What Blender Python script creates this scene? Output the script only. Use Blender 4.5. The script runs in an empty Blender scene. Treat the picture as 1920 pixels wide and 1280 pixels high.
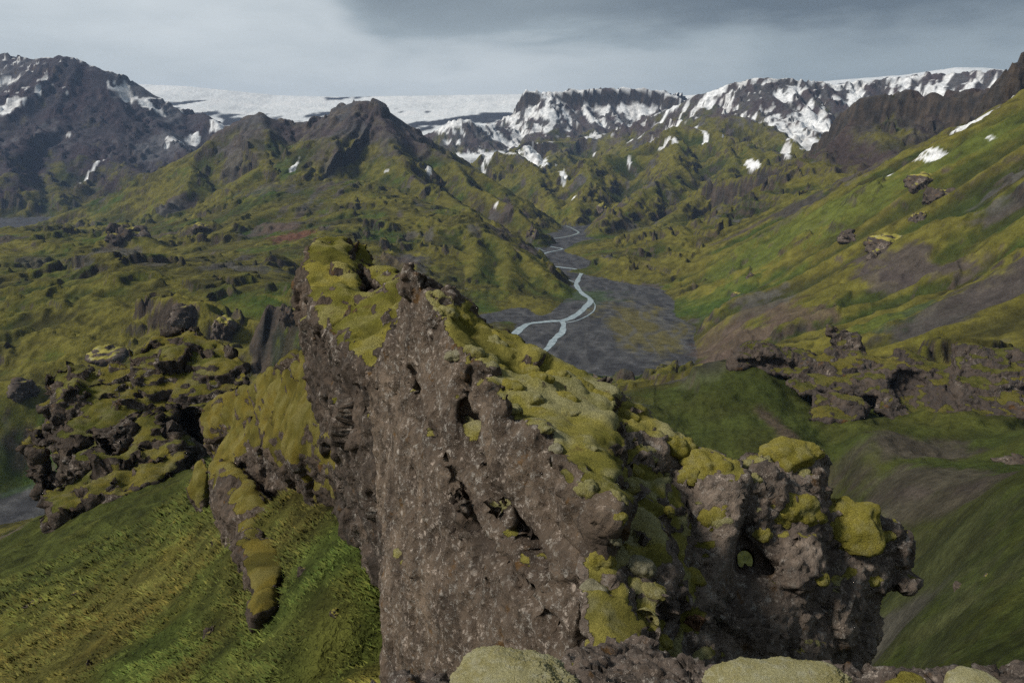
import bpy, bmesh, math, random, time
import numpy as np

T0 = time.time()
rng = np.random.default_rng(7)
random.seed(7)
scene = bpy.context.scene
COL = scene.collection

# ------------------------------------------------------------------ camera
PITCH = math.radians(15.7)
FPX = 1280.0                                  # 24 mm lens on a 36 mm frame, in photo pixels
cam_d = bpy.data.cameras.new('camera')
cam_d.lens = 24.0
cam_d.sensor_width = 36.0
cam_d.clip_start = 0.05
cam_d.clip_end = 60000.0
cam = bpy.data.objects.new('camera', cam_d)
cam.location = (0, 0, 0)
cam.rotation_euler = (math.pi / 2 - PITCH, 0, 0)
COL.objects.link(cam)
scene.camera = cam

# ------------------------------------------------------------------ sun
SUN_DIR = np.array((-0.68, -0.20, 0.64)); SUN_DIR = SUN_DIR / np.linalg.norm(SUN_DIR)
SUN_EL = math.asin(SUN_DIR[2]); SUN_AZ = math.atan2(SUN_DIR[0], SUN_DIR[1])
sun_d = bpy.data.lights.new('sun', 'SUN')
sun_d.energy = 1.5
sun_d.angle = math.radians(10)
sun_d.color = (1.0, 0.945, 0.85)
sun = bpy.data.objects.new('sun', sun_d)
from mathutils import Vector
sun.rotation_euler = Vector(SUN_DIR).to_track_quat('Z', 'Y').to_euler()
COL.objects.link(sun)

# ------------------------------------------------------------------ world: overcast sky
world = bpy.data.worlds.new('World')
scene.world = world
world.use_nodes = True
wn, wl = world.node_tree.nodes, world.node_tree.links
wn.clear()
def W(t, **kw):
    n = wn.new(t)
    for k, v in kw.items(): setattr(n, k, v)
    return n
def wmath(op, a, b=None, c=None, clamp=False):
    n = W('ShaderNodeMath', operation=op, use_clamp=clamp)
    for i, v in enumerate((a, b, c)):
        if v is None: continue
        if isinstance(v, (int, float)): n.inputs[i].default_value = v
        else: wl.new(v, n.inputs[i])
    return n.outputs[0]
def wsmooth(v, lo, hi, o0=0.0, o1=1.0):
    n = W('ShaderNodeMapRange', interpolation_type='SMOOTHSTEP')
    wl.new(v, n.inputs[0])
    for i, q in zip((1, 2, 3, 4), (lo, hi, o0, o1)): n.inputs[i].default_value = q
    return n.outputs[0]
w_out = W('ShaderNodeOutputWorld')
w_bg = W('ShaderNodeBackground')
w_bg.inputs['Strength'].default_value = 0.10
w_sky = W('ShaderNodeTexSky', sky_type='NISHITA', sun_disc=False)
w_sky.sun_elevation = SUN_EL
w_sky.sun_rotation = SUN_AZ
w_tc = W('ShaderNodeTexCoord')
w_sep = W('ShaderNodeSeparateXYZ')
wl.new(w_tc.outputs['Generated'], w_sep.inputs[0])
wx, wy, wz = w_sep.outputs
def wnoise(sx, sy, sz, scale, detail, rough, off=(0, 0, 0), dist=0.0):
    m = W('ShaderNodeMapping')
    m.inputs['Scale'].default_value = (sx, sy, sz)
    m.inputs['Location'].default_value = off
    wl.new(w_tc.outputs['Generated'], m.inputs[0])
    n = W('ShaderNodeTexNoise')
    wl.new(m.outputs[0], n.inputs['Vector'])
    n.inputs['Scale'].default_value = scale
    n.inputs['Detail'].default_value = detail
    n.inputs['Roughness'].default_value = rough
    n.inputs['Distortion'].default_value = dist
    return n.outputs[0]
n_big = wnoise(1, 1, 3.2, 2.3, 5, 0.5, (3.1, 0.4, 1.7), 0.3)
n_mid = wnoise(1, 1, 4.0, 5.0, 7, 0.55, (0.3, 2.2, 0.9), 0.2)
n_fin = wnoise(1, 1, 3.0, 14.0, 6, 0.6, (5.0, 1.0, 0.2))
# a deck of darker cloud: its ragged edge runs from low on the right to higher on the left
t = wmath('ADD', wz, wmath('MULTIPLY', wmath('SUBTRACT', n_mid, 0.5), 0.13))
t = wmath('ADD', t, wmath('MULTIPLY', wmath('SUBTRACT', n_fin, 0.5), 0.035))
left = wsmooth(wx, -0.33, -0.16, 0.12, 0.0)              # the deck lifts towards the left
t = wmath('SUBTRACT', t, left)
deck = wsmooth(t, 0.100, 0.185)
soft = wsmooth(wmath('ADD', wx, wmath('MULTIPLY', wmath('SUBTRACT', n_mid, 0.5), 0.25)), -0.08, 0.42)
right = wsmooth(wmath('ADD', wx, wmath('MULTIPLY', wmath('SUBTRACT', n_fin, 0.5), 0.10)), 0.28, 0.34)
v = wmath('ADD', 0.67, wmath('MULTIPLY', wmath('SUBTRACT', n_big, 0.5), 0.20))
v = wmath('ADD', v, wmath('MULTIPLY', wmath('SUBTRACT', n_mid, 0.5), 0.24))
v = wmath('SUBTRACT', v, wmath('MULTIPLY', soft, 0.17))
v = wmath('SUBTRACT', v, wmath('MULTIPLY', right, 0.07))
v = wmath('SUBTRACT', v, wmath('MULTIPLY', deck, 0.36))
v = wmath('ADD', v, wmath('MULTIPLY', wmath('SUBTRACT', n_fin, 0.5), 0.10))
v = wmath('MAXIMUM', v, 0.15)
w_cr = W('ShaderNodeValToRGB')
e = w_cr.color_ramp.elements
e[0].position = 0.15; e[0].color = (0.120, 0.142, 0.155, 1)
e[1].position = 0.72; e[1].color = (0.70, 0.74, 0.745, 1)
q = w_cr.color_ramp.elements.new(0.45); q.color = (0.36, 0.41, 0.425, 1)
wl.new(v, w_cr.inputs[0])
w_mul = W('ShaderNodeVectorMath', operation='SCALE')      # cloud radiance in units of the sky texture
wl.new(w_cr.outputs[0], w_mul.inputs[0]); w_mul.inputs['Scale'].default_value = 4.1
w_mix = W('ShaderNodeMixRGB'); w_mix.inputs[0].default_value = 0.95
wl.new(w_sky.outputs[0], w_mix.inputs[1]); wl.new(w_mul.outputs[0], w_mix.inputs[2])
wl.new(w_mix.outputs[0], w_bg.inputs['Color'])
wl.new(w_bg.outputs[0], w_out.inputs[0])

# ------------------------------------------------------------------ exposure
scene.view_settings.view_transform = 'Standard'
scene.view_settings.look = 'None'
scene.view_settings.exposure = 1.32
scene.view_settings.gamma = 1.0
scene.view_settings.use_curve_mapping = False
scene.render.engine = 'CYCLES'
scene.cycles.use_denoising = False
scene.cycles.max_bounces = 5
scene.cycles.diffuse_bounces = 3
scene.cycles.volume_bounces = 0

# ================================================================== helpers
def ss(a, b, x):
    t = np.clip((x - a) / (b - a), 0, 1)
    return t * t * (3 - 2 * t)
_PERM = np.random.default_rng(11).permutation(4096).astype(np.int32)
_ang = np.random.default_rng(12).uniform(0, 2 * np.pi, 4096)
_G2 = np.stack([np.cos(_ang), np.sin(_ang)], 1).astype(np.float32)
_g = np.random.default_rng(13).normal(size=(4096, 3)); _g /= np.linalg.norm(_g, axis=1)[:, None]
_G3 = _g.astype(np.float32)
def pn2(x, y, seed=0):
    x = np.asarray(x, np.float64) + seed * 17.31; y = np.asarray(y, np.float64) + seed * 9.77
    xi = np.floor(x).astype(np.int32); yi = np.floor(y).astype(np.int32)
    xf = (x - xi).astype(np.float32); yf = (y - yi).astype(np.float32)
    u = xf * xf * xf * (xf * (xf * 6 - 15) + 10); w = yf * yf * yf * (yf * (yf * 6 - 15) + 10)
    def g(dx, dy):
        h = _PERM[(_PERM[(xi + dx) & 4095] + yi + dy) & 4095]
        G = _G2[h]
        return G[..., 0] * (xf - dx) + G[..., 1] * (yf - dy)
    a = g(0, 0); b = g(1, 0); c = g(0, 1); d = g(1, 1)
    a = a + u * (b - a); c = c + u * (d - c)
    return (a + w * (c - a)) * 1.5
def pn3(p, freq, seed=0):
    q = p * freq + np.array((seed * 7.31, seed * 3.17, seed * 5.53))
    i = np.floor(q).astype(np.int32); f = (q - i).astype(np.float32)
    u = f * f * f * (f * (f * 6 - 15) + 10)
    def g(dx, dy, dz):
        h = _PERM[(_PERM[(_PERM[(i[:, 0] + dx) & 4095] + i[:, 1] + dy) & 4095] + i[:, 2] + dz) & 4095]
        G = _G3[h]
        return G[:, 0] * (f[:, 0] - dx) + G[:, 1] * (f[:, 1] - dy) + G[:, 2] * (f[:, 2] - dz)
    def lx(dy, dz):
        a = g(0, dy, dz); return a + u[:, 0] * (g(1, dy, dz) - a)
    def ly(dz):
        a = lx(0, dz); return a + u[:, 1] * (lx(1, dz) - a)
    a = ly(0)
    return (a + u[:, 2] * (ly(1) - a)) * 1.5
def worley3(p, freq, seed=0, facet=False):
    """distance to the nearest and second nearest feature point, and the cell's own random number"""
    q = p * freq + seed * 3.7
    i = np.floor(q).astype(np.int32)
    f1 = np.full(len(q), 9.0); f2 = np.full(len(q), 9.0); cid = np.zeros(len(q), np.int32); vec = np.zeros(q.shape)
    for dx in (-1, 0, 1):
        for dy in (-1, 0, 1):
            for dz in (-1, 0, 1):
                c = i + (dx, dy, dz)
                h = _PERM[(_PERM[(_PERM[c[:, 0] & 4095] + c[:, 1]) & 4095] + c[:, 2]) & 4095]
                o = np.stack([(h & 15) / 15.0, ((h >> 4) & 15) / 15.0, ((h >> 8) & 15) / 15.0], 1)
                e_ = q - (c + o); d = np.sqrt((e_ ** 2).sum(1))
                n = d < f1; vec[n] = e_[n]
                f2 = np.where(n, f1, np.minimum(f2, d)); f1 = np.where(n, d, f1); cid = np.where(n, h, cid)
    if facet: return f2 - f1, cid / 4095.0, (vec * _G3[cid]).sum(1)
    return f1, f2, cid / 4095.0

# the photograph's frame, used to estimate where things stand: pixel and forward distance -> place
CP, SP = math.cos(PITCH), math.sin(PITCH)
def ray(px, py):
    a = (px - 960.0) / FPX; b = (640.0 - py) / FPX
    return np.array((a, CP + b * SP, -SP + b * CP))
def P(px, py, Y):
    d = ray(px, py); return d * (Y / d[1])
def PZ(px, py, z):
    d = ray(px, py); return d * (z / d[2])

def mk_mesh(name, verts, faces_flat, nper, material=None, normals=None, color=None, attrs=None, smooth=True):
    """faces_flat: (n, nper) int array"""
    me = bpy.data.meshes.new(name)
    v = np.asarray(verts, np.float32); f = np.asarray(faces_flat, np.int32)
    me.vertices.add(len(v)); me.vertices.foreach_set('co', v.ravel())
    me.loops.add(f.size); me.loops.foreach_set('vertex_index', f.ravel())
    me.polygons.add(len(f))
    me.polygons.foreach_set('loop_start', np.arange(0, f.size, nper, dtype=np.int32))
    me.update(calc_edges=True)
    me.polygons.foreach_set('use_smooth', np.full(len(f), smooth))
    if color is not None:
        a = me.color_attributes.new('Col', 'FLOAT_COLOR', 'POINT')
        c = np.ones((len(v), 4), np.float32); c[:, :color.shape[1]] = color
        a.data.foreach_set('color', c.ravel())
    for k, x in (attrs or {}).items():
        a = me.attributes.new(k, 'FLOAT', 'POINT'); a.data.foreach_set('value', np.asarray(x, np.float32))
    if normals is not None:
        me.normals_split_custom_set_from_vertices(np.asarray(normals, np.float32))
    if material is not None: me.materials.append(getattr(material, "m", material))
    return me
def link(name, me, label=None, cat=None, kind=None, group=None, parent=None):
    o = bpy.data.objects.new(name, me); COL.objects.link(o)
    if label: o['label'] = label
    if cat: o['category'] = cat
    if kind: o['kind'] = kind
    if group: o['group'] = group
    if parent is not None: o.parent = parent
    return o

class Mat:
    def __init__(s, name, rough=0.9):
        s.m = bpy.data.materials.new(name); s.m.use_nodes = True
        s.n, s.l = s.m.node_tree.nodes, s.m.node_tree.links
        s.b = s.n['Principled BSDF']; s.b.inputs['Roughness'].default_value = rough
        s.b.inputs['Specular IOR Level'].default_value = 0.25
        s.tc = s.n.new('ShaderNodeTexCoord')
    def attr(s, name, out='Color'):
        a = s.n.new('ShaderNodeAttribute'); a.attribute_name = name; return a.outputs[out]
    def noise(s, scale, detail=4, rough=0.6, dist=0.0, vec=None, out=0):
        n = s.n.new('ShaderNodeTexNoise'); s.l.new(vec or s.tc.outputs['Object'], n.inputs['Vector'])
        n.inputs['Scale'].default_value = scale; n.inputs['Detail'].default_value = detail
        n.inputs['Roughness'].default_value = rough; n.inputs['Distortion'].default_value = dist
        return n.outputs[out]
    def voro(s, scale, feature='F1', out=0, vec=None, rand=1.0):
        n = s.n.new('ShaderNodeTexVoronoi'); n.feature = feature
        s.l.new(vec or s.tc.outputs['Object'], n.inputs['Vector'])
        n.inputs['Scale'].default_value = scale; n.inputs['Randomness'].default_value = rand
        return n.outputs[out]
    def warp(s, scale, amount):
        n = s.noise(scale, 3, 0.5, out=1)
        a = s.n.new('ShaderNodeVectorMath'); a.operation = 'SUBTRACT'; s.l.new(n, a.inputs[0]); a.inputs[1].default_value = (0.5,) * 3
        b = s.n.new('ShaderNodeVectorMath'); b.operation = 'SCALE'; s.l.new(a.outputs[0], b.inputs[0]); b.inputs['Scale'].default_value = amount
        c = s.n.new('ShaderNodeVectorMath'); c.operation = 'ADD'; s.l.new(s.tc.outputs['Object'], c.inputs[0]); s.l.new(b.outputs[0], c.inputs[1])
        return c.outputs[0]
    def math(s, op, a, b=None, clamp=False):
        n = s.n.new('ShaderNodeMath'); n.operation = op; n.use_clamp = clamp
        for i, v in enumerate((a, b)):
            if v is None: continue
            if isinstance(v, (int, float)): n.inputs[i].default_value = v
            else: s.l.new(v, n.inputs[i])
        return n.outputs[0]
    def smooth(s, v, lo, hi, o0=0.0, o1=1.0):
        n = s.n.new('ShaderNodeMapRange'); n.interpolation_type = 'SMOOTHSTEP'; s.l.new(v, n.inputs[0])
        for i, q in zip((1, 2, 3, 4), (lo, hi, o0, o1)): n.inputs[i].default_value = q
        return n.outputs[0]
    def mix(s, f, a, b, mode='MIX'):
        n = s.n.new('ShaderNodeMixRGB'); n.blend_type = mode
        for i, v in enumerate((f, a, b)):
            if isinstance(v, (int, float)): n.inputs[i].default_value = v if i == 0 else (v, v, v, 1)
            elif isinstance(v, tuple): n.inputs[i].default_value = v + (1,) if len(v) == 3 else v
            else: s.l.new(v, n.inputs[i])
        return n.outputs[0]
    def scale_col(s, c, f):
        n = s.n.new('ShaderNodeVectorMath'); n.operation = 'SCALE'; s.l.new(c, n.inputs[0])
        if isinstance(f, (int, float)): n.inputs['Scale'].default_value = f
        else: s.l.new(f, n.inputs['Scale'])
        return n.outputs[0]
    def color(s, c):
        if isinstance(c, tuple): s.b.inputs['Base Color'].default_value = c + (1,)
        else: s.l.new(c, s.b.inputs['Base Color'])
    def bump(s, h, dist, strength=1.0, prev=None):
        n = s.n.new('ShaderNodeBump'); s.l.new(h, n.inputs['Height'])
        n.inputs['Distance'].default_value = dist; n.inputs['Strength'].default_value = strength
        if prev is not None: s.l.new(prev, n.inputs['Normal'])
        s.l.new(n.outputs[0], s.b.inputs['Normal']); return n.outputs[0]

# ================================================================== terrain
# One continuous land surface on a grid whose rings widen with distance; its heights come from surveyed
# control points (base land), mountain crests and spurs, and eroded detail.
FLOOR = -300.0
NCF, NCC = 750, 28
az = np.concatenate([np.linspace(-47, 47, NCF), np.linspace(47, 313, NCC + 2)[1:-1]]) * math.pi / 180
def rings(*segs):
    out = []
    for a, b, n in segs: out.append(np.exp(np.linspace(math.log(a), math.log(b), n, endpoint=False)))
    return np.concatenate(out + [np.array([segs[-1][1]])])
RR = rings((4, 16, 24), (16, 90, 115), (90, 500, 115), (500, 1100, 160), (1100, 3600, 330), (3600, 7200, 150), (7200, 14000, 64))
NR, NC = len(RR), len(az)
RG, AG = np.meshgrid(RR, az, indexing='ij')
X = RG * np.sin(AG); Y = RG * np.cos(AG)

# -- base land from control points: (px, py, forward distance) or points on the valley floor
ctl = []
def c3(*pts):
    for p in pts: ctl.append(P(*p))
def cf(z, *pts):
    for p in pts: ctl.append(PZ(p[0], p[1], z))
# valley floor on the left, the far plain
cf(-303, (0, 425), (100, 424), (-150, 425), (60, 412), (150, 416))
# left middle distance
c3((-150, 450, 1700), (0, 442, 1700), (100, 445, 1680), (200, 456, 1600), (300, 475, 1550), (270, 450, 1900),
   (0, 480, 1450), (100, 500, 1350), (250, 500, 1350), (350, 492, 1320), (450, 500, 1250), (530, 500, 1200), (520, 465, 1500),
   (-150, 560, 900), (0, 558, 900), (60, 545, 920), (130, 533, 930), (200, 516, 940), (330, 520, 940), (450, 535, 910), (560, 545, 880),
   (0, 600, 800), (120, 600, 790), (250, 590, 800), (400, 590, 790), (520, 600, 770),
   (0, 680, 690), (120, 640, 730), (250, 655, 715), (400, 640, 735), (520, 660, 715), (100, 740, 640), (300, 740, 640), (500, 740, 640),
   (0, 850, 580), (50, 800, 605), (150, 850, 575), (300, 850, 575), (-150, 850, 580))
cf(-306, (0, 955), (40, 950), (-100, 960), (80, 935), (-200, 960), (0, 1000), (200, 950))
cf(-304, (10, 930), (60, 915))
# plateau left of the river
c3((640, 342, 2400), (560, 350, 2400), (480, 352, 2450), (400, 395, 2350), (330, 410, 2350), (300, 430, 2150), (230, 428, 2350),
   (560, 400, 2000), (640, 400, 2000), (700, 420, 1800), (540, 440, 1700), (450, 470, 1480), (380, 450, 1750), (640, 430, 1700),
   (740, 395, 1950), (820, 420, 1800), (880, 425, 1720), (700, 470, 1500), (640, 480, 1420), (800, 460, 1620),
   (850, 490, 1520), (760, 520, 1400), (900, 470, 1640), (940, 440, 1800), (980, 480, 1760), (1000, 520, 1560), (1040, 555, 1400),
   (860, 560, 1330), (930, 560, 1350), (900, 600, 1220), (800, 600, 1180), (980, 590, 1270), (700, 560, 1250), (620, 540, 1250))
# riverbed: below the floor level inside, just above it at the banks
cf(-312, (1180, 600), (1120, 540), (1200, 650), (1060, 640), (1000, 630), (1025, 462), (1150, 680), (1080, 590), (1130, 600), (1240, 620),
   (1190, 560), (1160, 530), (1080, 510), (1030, 492), (1090, 650), (1250, 660), (1070, 432), (1050, 447), (1120, 690))
cf(-299, (965, 612), (1005, 590), (1045, 572), (1062, 552), (1048, 528), (1022, 510), (1003, 495), (1000, 470), (1012, 447),
   (1085, 455), (1060, 470), (1090, 480), (1140, 500), (1205, 507), (1232, 530), (1268, 562), (1283, 600), (1306, 642), (1300, 680), (1240, 700))
cf(-292, (1330, 670), (1320, 610), (1290, 560), (1240, 505), (1100, 468))
# the long green slope on the right
c3((1400, 450, 1600), (1500, 402, 1520), (1600, 352, 1450), (1700, 303, 1400), (1800, 252, 1370), (1880, 205, 1340), (1960, 165, 1300),
   (1400, 560, 1150), (1500, 520, 1110), (1600, 450, 1110), (1700, 400, 1060), (1800, 350, 1040), (1900, 300, 1000), (2050, 260, 950),
   (1920, 400, 850), (1800, 500, 840), (1650, 560, 850), (1500, 600, 900), (1400, 620, 950), (1350, 580, 1100),
   (1900, 560, 600), (1750, 600, 640), (1620, 640, 680), (1450, 650, 760), (1350, 690, 820), (2050, 480, 600), (1920, 480, 720))
# near right: the ridge with the cave band and the slopes under it
c3((1170, 742, 340), (1270, 733, 345), (1370, 722, 350), (1450, 715, 365), (1560, 715, 370), (1700, 705, 365), (1900, 700, 350), (2050, 700, 340),
   (1170, 745, 460), (1300, 738, 480), (1500, 715, 500), (1700, 700, 480), (1900, 700, 450),
   (1200, 800, 300), (1300, 770, 320), (1400, 800, 290), (1500, 830, 270), (1600, 850, 255), (1750, 850, 250), (1900, 830, 260), (2050, 830, 250),
   (1480, 760, 335), (1560, 760, 335), (1700, 750, 335), (1850, 745, 325), (2000, 745, 320), (1560, 815, 292), (1650, 812, 288), (1720, 815, 285), (1800, 815, 282), (1900, 812, 280), (2000, 810, 278), (1480, 800, 298), (1440, 745, 325),
   (1560, 920, 255), (1700, 900, 205), (1900, 900, 135), (1560, 1000, 215), (1650, 1000, 180), (1800, 1000, 130), (1920, 1000, 103), (1650, 1100, 155), (1750, 1100, 118), (1920, 1100, 84),
   (1600, 1200, 135), (1680, 1200, 104), (1780, 1200, 84), (1920, 1200, 67), (1620, 1270, 110), (1700, 1270, 88), (1900, 1290, 56), (2050, 1150, 62), (2050, 1000, 85), (2050, 900, 110),
   (1450, 1000, 210), (1400, 1100, 160), (1400, 1300, 70), (1300, 1000, 210))
# near left: the steep grass slope under the ridge
c3((705, 1020, 16.8), (715, 1100, 15.6), (715, 1280, 13.2), (600, 1280, 14.2), (640, 1150, 16.3), (560, 1100, 20), (560, 1000, 23.5), (640, 905, 20.6), (560, 905, 25), (690, 965, 17.6), (500, 905, 29.5), (600, 950, 21.8), (640, 1000, 19.5),
   (450, 1280, 16.6), (480, 1150, 22), (300, 1280, 21), (330, 1150, 29), (150, 1280, 25), (150, 1150, 36), (0, 1280, 29), (0, 1150, 44),
   (400, 1050, 36), (400, 970, 46), (250, 1050, 46), (120, 1050, 56), (0, 1060, 64), (-150, 1100, 60), (-150, 1280, 34),
   (330, 893, 84), (250, 935, 78), (130, 975, 77), (400, 885, 72), (330, 940, 66), (250, 985, 64), (450, 905, 40), (60, 1010, 90), (-40, 1045, 90),
   (620, 800, 42), (520, 780, 52), (450, 800, 60),
   (350, 862, 97), (200, 905, 110), (60, 985, 130), (420, 860, 90),
   (300, 930, 200), (200, 940, 260), (0, 1010, 200), (100, 965, 300), (450, 860, 200), (500, 830, 300), (-150, 1010, 250))
# hidden ground behind the rock ridge and below the camera
c3((700, 900, 80), (800, 900, 80), (900, 950, 80), (1000, 1000, 80), (1100, 1050, 80), (1250, 1080, 90),
   (700, 800, 250), (850, 820, 250), (1000, 850, 250), (700, 720, 600), (850, 720, 600), (1000, 740, 600),
   (800, 1400, 12), (900, 1500, 10), (1000, 1500, 10), (1200, 1500, 12), (1400, 1600, 12), (1600, 1500, 20), (1800, 1450, 30), (2100, 1450, 30),
   (900, 1300, 25), (1100, 1300, 30), (1200, 1250, 50))
C = np.array(ctl)
cr = np.hypot(C[:, 0], C[:, 1]); caz = np.arctan2(C[:, 0], C[:, 1]); ctan = C[:, 2] / cr
extra = []
for a_ in np.radians((-100, -135, 180, 135, 100)):               # unseen land behind the camera
    for r_, t_ in ((8, -1.0), (40, -0.8), (150, -0.6), (600, -0.38), (2500, -0.08), (9000, 0.0)): extra.append((a_, r_, t_))
for a_ in np.radians((-62, 62)):
    for r_, t_ in ((8, -1.0), (40, -0.75), (150, -0.6), (600, -0.35), (2500, -0.08), (9000, -0.02)): extra.append((a_, r_, t_))
for a_ in np.radians((-45, -25, 0, 25, 45)):
    for r_, t_ in ((4200, -0.07), (9000, -0.03), (14000, -0.02), (4, -1.25)): extra.append((a_, r_, t_))
ex = np.array(extra)
caz = np.concatenate([caz, ex[:, 0]]); cr = np.concatenate([cr, ex[:, 1]]); ctan = np.concatenate([ctan, ex[:, 2]])
LK = 0.55                                                        # weight of ln r against azimuth
def kern(d2): return -np.sqrt(d2 + 0.03 ** 2)
ci = np.stack([caz, np.log(cr) * LK], 1)
D2 = ((ci[:, None] - ci[None]) ** 2).sum(2)
n = len(ci)
A_ = np.zeros((n + 1, n + 1)); A_[:n, :n] = kern(D2) + np.eye(n) * 1e-3; A_[n, :n] = 1; A_[:n, n] = 1
wts = np.linalg.solve(A_, np.concatenate([ctan, [0]]))
flat = np.stack([np.where(AG > math.pi, AG - 2 * math.pi, AG).ravel(), np.log(RG).ravel() * LK], 1)
tan = np.empty(len(flat), np.float64)
for k in range(0, len(flat), 20000):
    q = flat[k:k + 20000]
    d2 = ((q ** 2).sum(1)[:, None] + (ci ** 2).sum(1)[None] - 2 * q @ ci.T)
    tan[k:k + 20000] = kern(np.maximum(d2, 0)) @ wts[:n] + wts[n]
TB = tan.reshape(NR, NC)
wsm = ss(70, 45, RG) * ss(-0.02, -0.10, np.where(AG > math.pi, AG - 2 * math.pi, AG))
for _ in range(4):                                               # the near grass slope is an even sheet
    av = sum(np.roll(TB, k, 1) for k in (-24, -16, -8, 0, 8, 16, 24)) / 7
    av = (av[np.maximum(np.arange(NR) - 5, 0)] + av[np.minimum(np.arange(NR) + 5, NR - 1)] + 2 * av) / 4
    TB = TB + (av - TB) * wsm
BASE = TB * RG
print('base', round(time.time() - T0, 1))

# -- mountain crests and spurs: group, points (px, py, distance), front slope, back slope, roundness, reach, rib depth, rib spacing
prim = []
def R_(g, pts, sf=0.6, sb=0.6, w=12, L=2500, rib=14, lam=130, hc=0): prim.append((g, np.array([P(*p) for p in pts]), sf, sb, w, L, rib, lam, hc))
GL, ML, MC, MP, MR, HG, CR, HL, HS = 1, 2, 3, 4, 5, 6, 7, 8, 10
# far ice cap
R_(GL, [(-300, 120, 10500), (100, 140, 10500), (260, 158, 10500), (350, 162, 10300), (430, 170, 10300), (520, 179, 10400), (640, 182, 10500), (820, 179, 10600), (985, 177, 10600),
        (1200, 186, 10600), (1400, 170, 10500), (1550, 152, 10300), (1700, 140, 10200), (1790, 127, 10000), (1830, 127, 10000), (1900, 138, 10200), (2100, 150, 10200), (2500, 150, 10200)], 0.20, 0.02, 60, 9000, 10, 500)
# left mountain
R_(ML, [(-400, 80, 5000), (-150, 90, 5000), (0, 106, 5000), (60, 112, 4900), (105, 109, 4800), (125, 107, 4780), (150, 116, 4780), (190, 131, 4800), (215, 138, 4850), (240, 150, 4900), (270, 168, 5000), (300, 190, 5100), (335, 205, 5200), (370, 217, 5400), (405, 235, 5500), (450, 262, 5700)], 0.62, 0.2, 15, 3000, 60, 260)
R_(ML, [(125, 107, 4780), (135, 200, 4450), (165, 265, 4150), (210, 300, 3900), (255, 318, 3700), (300, 345, 3500), (345, 375, 3300)], 0.62, 0.62, 18, 2600, 30, 170)
R_(ML, [(10, 130, 4900), (20, 210, 4500), (40, 262, 4200), (70, 300, 3900), (100, 345, 3550), (120, 385, 3250)], 0.60, 0.60, 18, 2600, 30, 170)
R_(ML, [(260, 195, 4800), (300, 240, 4450), (330, 268, 4200), (352, 290, 4000), (372, 312, 3800)], 0.60, 0.60, 12, 2600, 22, 150)
R_(ML, [(335, 228, 5000), (378, 212, 4800), (400, 225, 4700), (425, 250, 4600), (440, 280, 4500)], 0.65, 0.6, 8, 2000, 20, 120)
R_(ML, [(-300, 180, 4300), (-120, 230, 4000), (-20, 260, 3800), (20, 330, 3400)], 0.6, 0.6, 20, 2600, 30, 170)
# middle twin-topped mountain
R_(MC, [(190, 425, 2650), (240, 400, 2700), (290, 365, 2800), (335, 322, 2880), (352, 304, 2900), (385, 275, 2950), (420, 240, 3050), (455, 222, 3080), (487, 213, 3080), (515, 224, 3110), (540, 232, 3150), (570, 231, 3170), (600, 225, 3150), (632, 207, 3110), (662, 192, 3060), (682, 189, 3040), (703, 195, 3030), (720, 212, 3030), (745, 238, 3000), (765, 258, 2980), (790, 270, 2950), (820, 284, 2920), (850, 300, 2880), (900, 325, 2820), (940, 348, 2760)], 0.58, 0.6, 8, 2200, 22, 90)
R_(MC, [(487, 213, 3080), (500, 262, 2900), (505, 300, 2780), (470, 330, 2620), (440, 345, 2550)], 0.62, 0.62, 6, 1800, 12, 60)
R_(MC, [(352, 304, 2900), (360, 318, 2780), (352, 345, 2650), (330, 372, 2550), (300, 400, 2430), (270, 425, 2300)], 0.6, 0.6, 8, 1800, 12, 60)
R_(MC, [(662, 192, 3060), (640, 240, 2900), (628, 275, 2780), (622, 308, 2640), (580, 332, 2520), (520, 345, 2480)], 0.55, 0.6, 8, 1800, 12, 70)
R_(MC, [(703, 195, 3030), (735, 268, 2800), (760, 320, 2580), (790, 345, 2420), (840, 372, 2250), (900, 405, 2050), (930, 428, 1900)], 0.55, 0.6, 10, 1800, 14, 80)
R_(MC, [(850, 300, 2880), (880, 350, 2600), (930, 372, 2450), (965, 392, 2330), (995, 420, 2250), (1003, 440, 2200)], 0.9, 0.8, 8, 1800, 12, 70)
# mesa and the snow-streaked mountain right of it
R_(MP, [(880, 290, 6300), (930, 262, 6300), (958, 225, 6250), (972, 190, 6200), (984, 171, 6200), (1005, 172, 6200), (1028, 180, 6200), (1040, 173, 6250), (1090, 170, 6300), (1170, 166, 6400), (1240, 170, 6400), (1252, 178, 6350), (1285, 190, 6300), (1330, 215, 6200)], 0.52, 0.02, 8, 2000, 40, 170, 110)
R_(MP, [(1028, 185, 6150), (1030, 235, 5800), (1010, 275, 5400), (1000, 300, 5100)], 0.5, 0.5, 20, 2000, 15, 120)
R_(MP, [(930, 330, 4600), (965, 300, 4700), (985, 275, 4800), (1000, 290, 4700), (1020, 320, 4500)], 0.8, 0.6, 8, 2000, 15, 90)
R_(MP, [(700, 310, 5600), (745, 285, 5600), (790, 258, 5600), (830, 238, 5600), (852, 226, 5600), (872, 225, 5600), (890, 234, 5600), (925, 236, 5700), (965, 244, 5800), (1000, 260, 5900)], 0.55, 0.08, 10, 2200, 40, 150, 18)
R_(MP, [(850, 335, 3700), (880, 315, 3750), (905, 296, 3800), (935, 288, 3800), (960, 283, 3800), (985, 300, 3700), (1010, 325, 3500)], 0.6, 0.6, 8, 2200, 20, 90)
R_(MP, [(1150, 250, 5300), (1080, 262, 5200), (1050, 285, 4900), (1020, 312, 4500)], 0.55, 0.4, 20, 2000, 15, 90)
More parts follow.
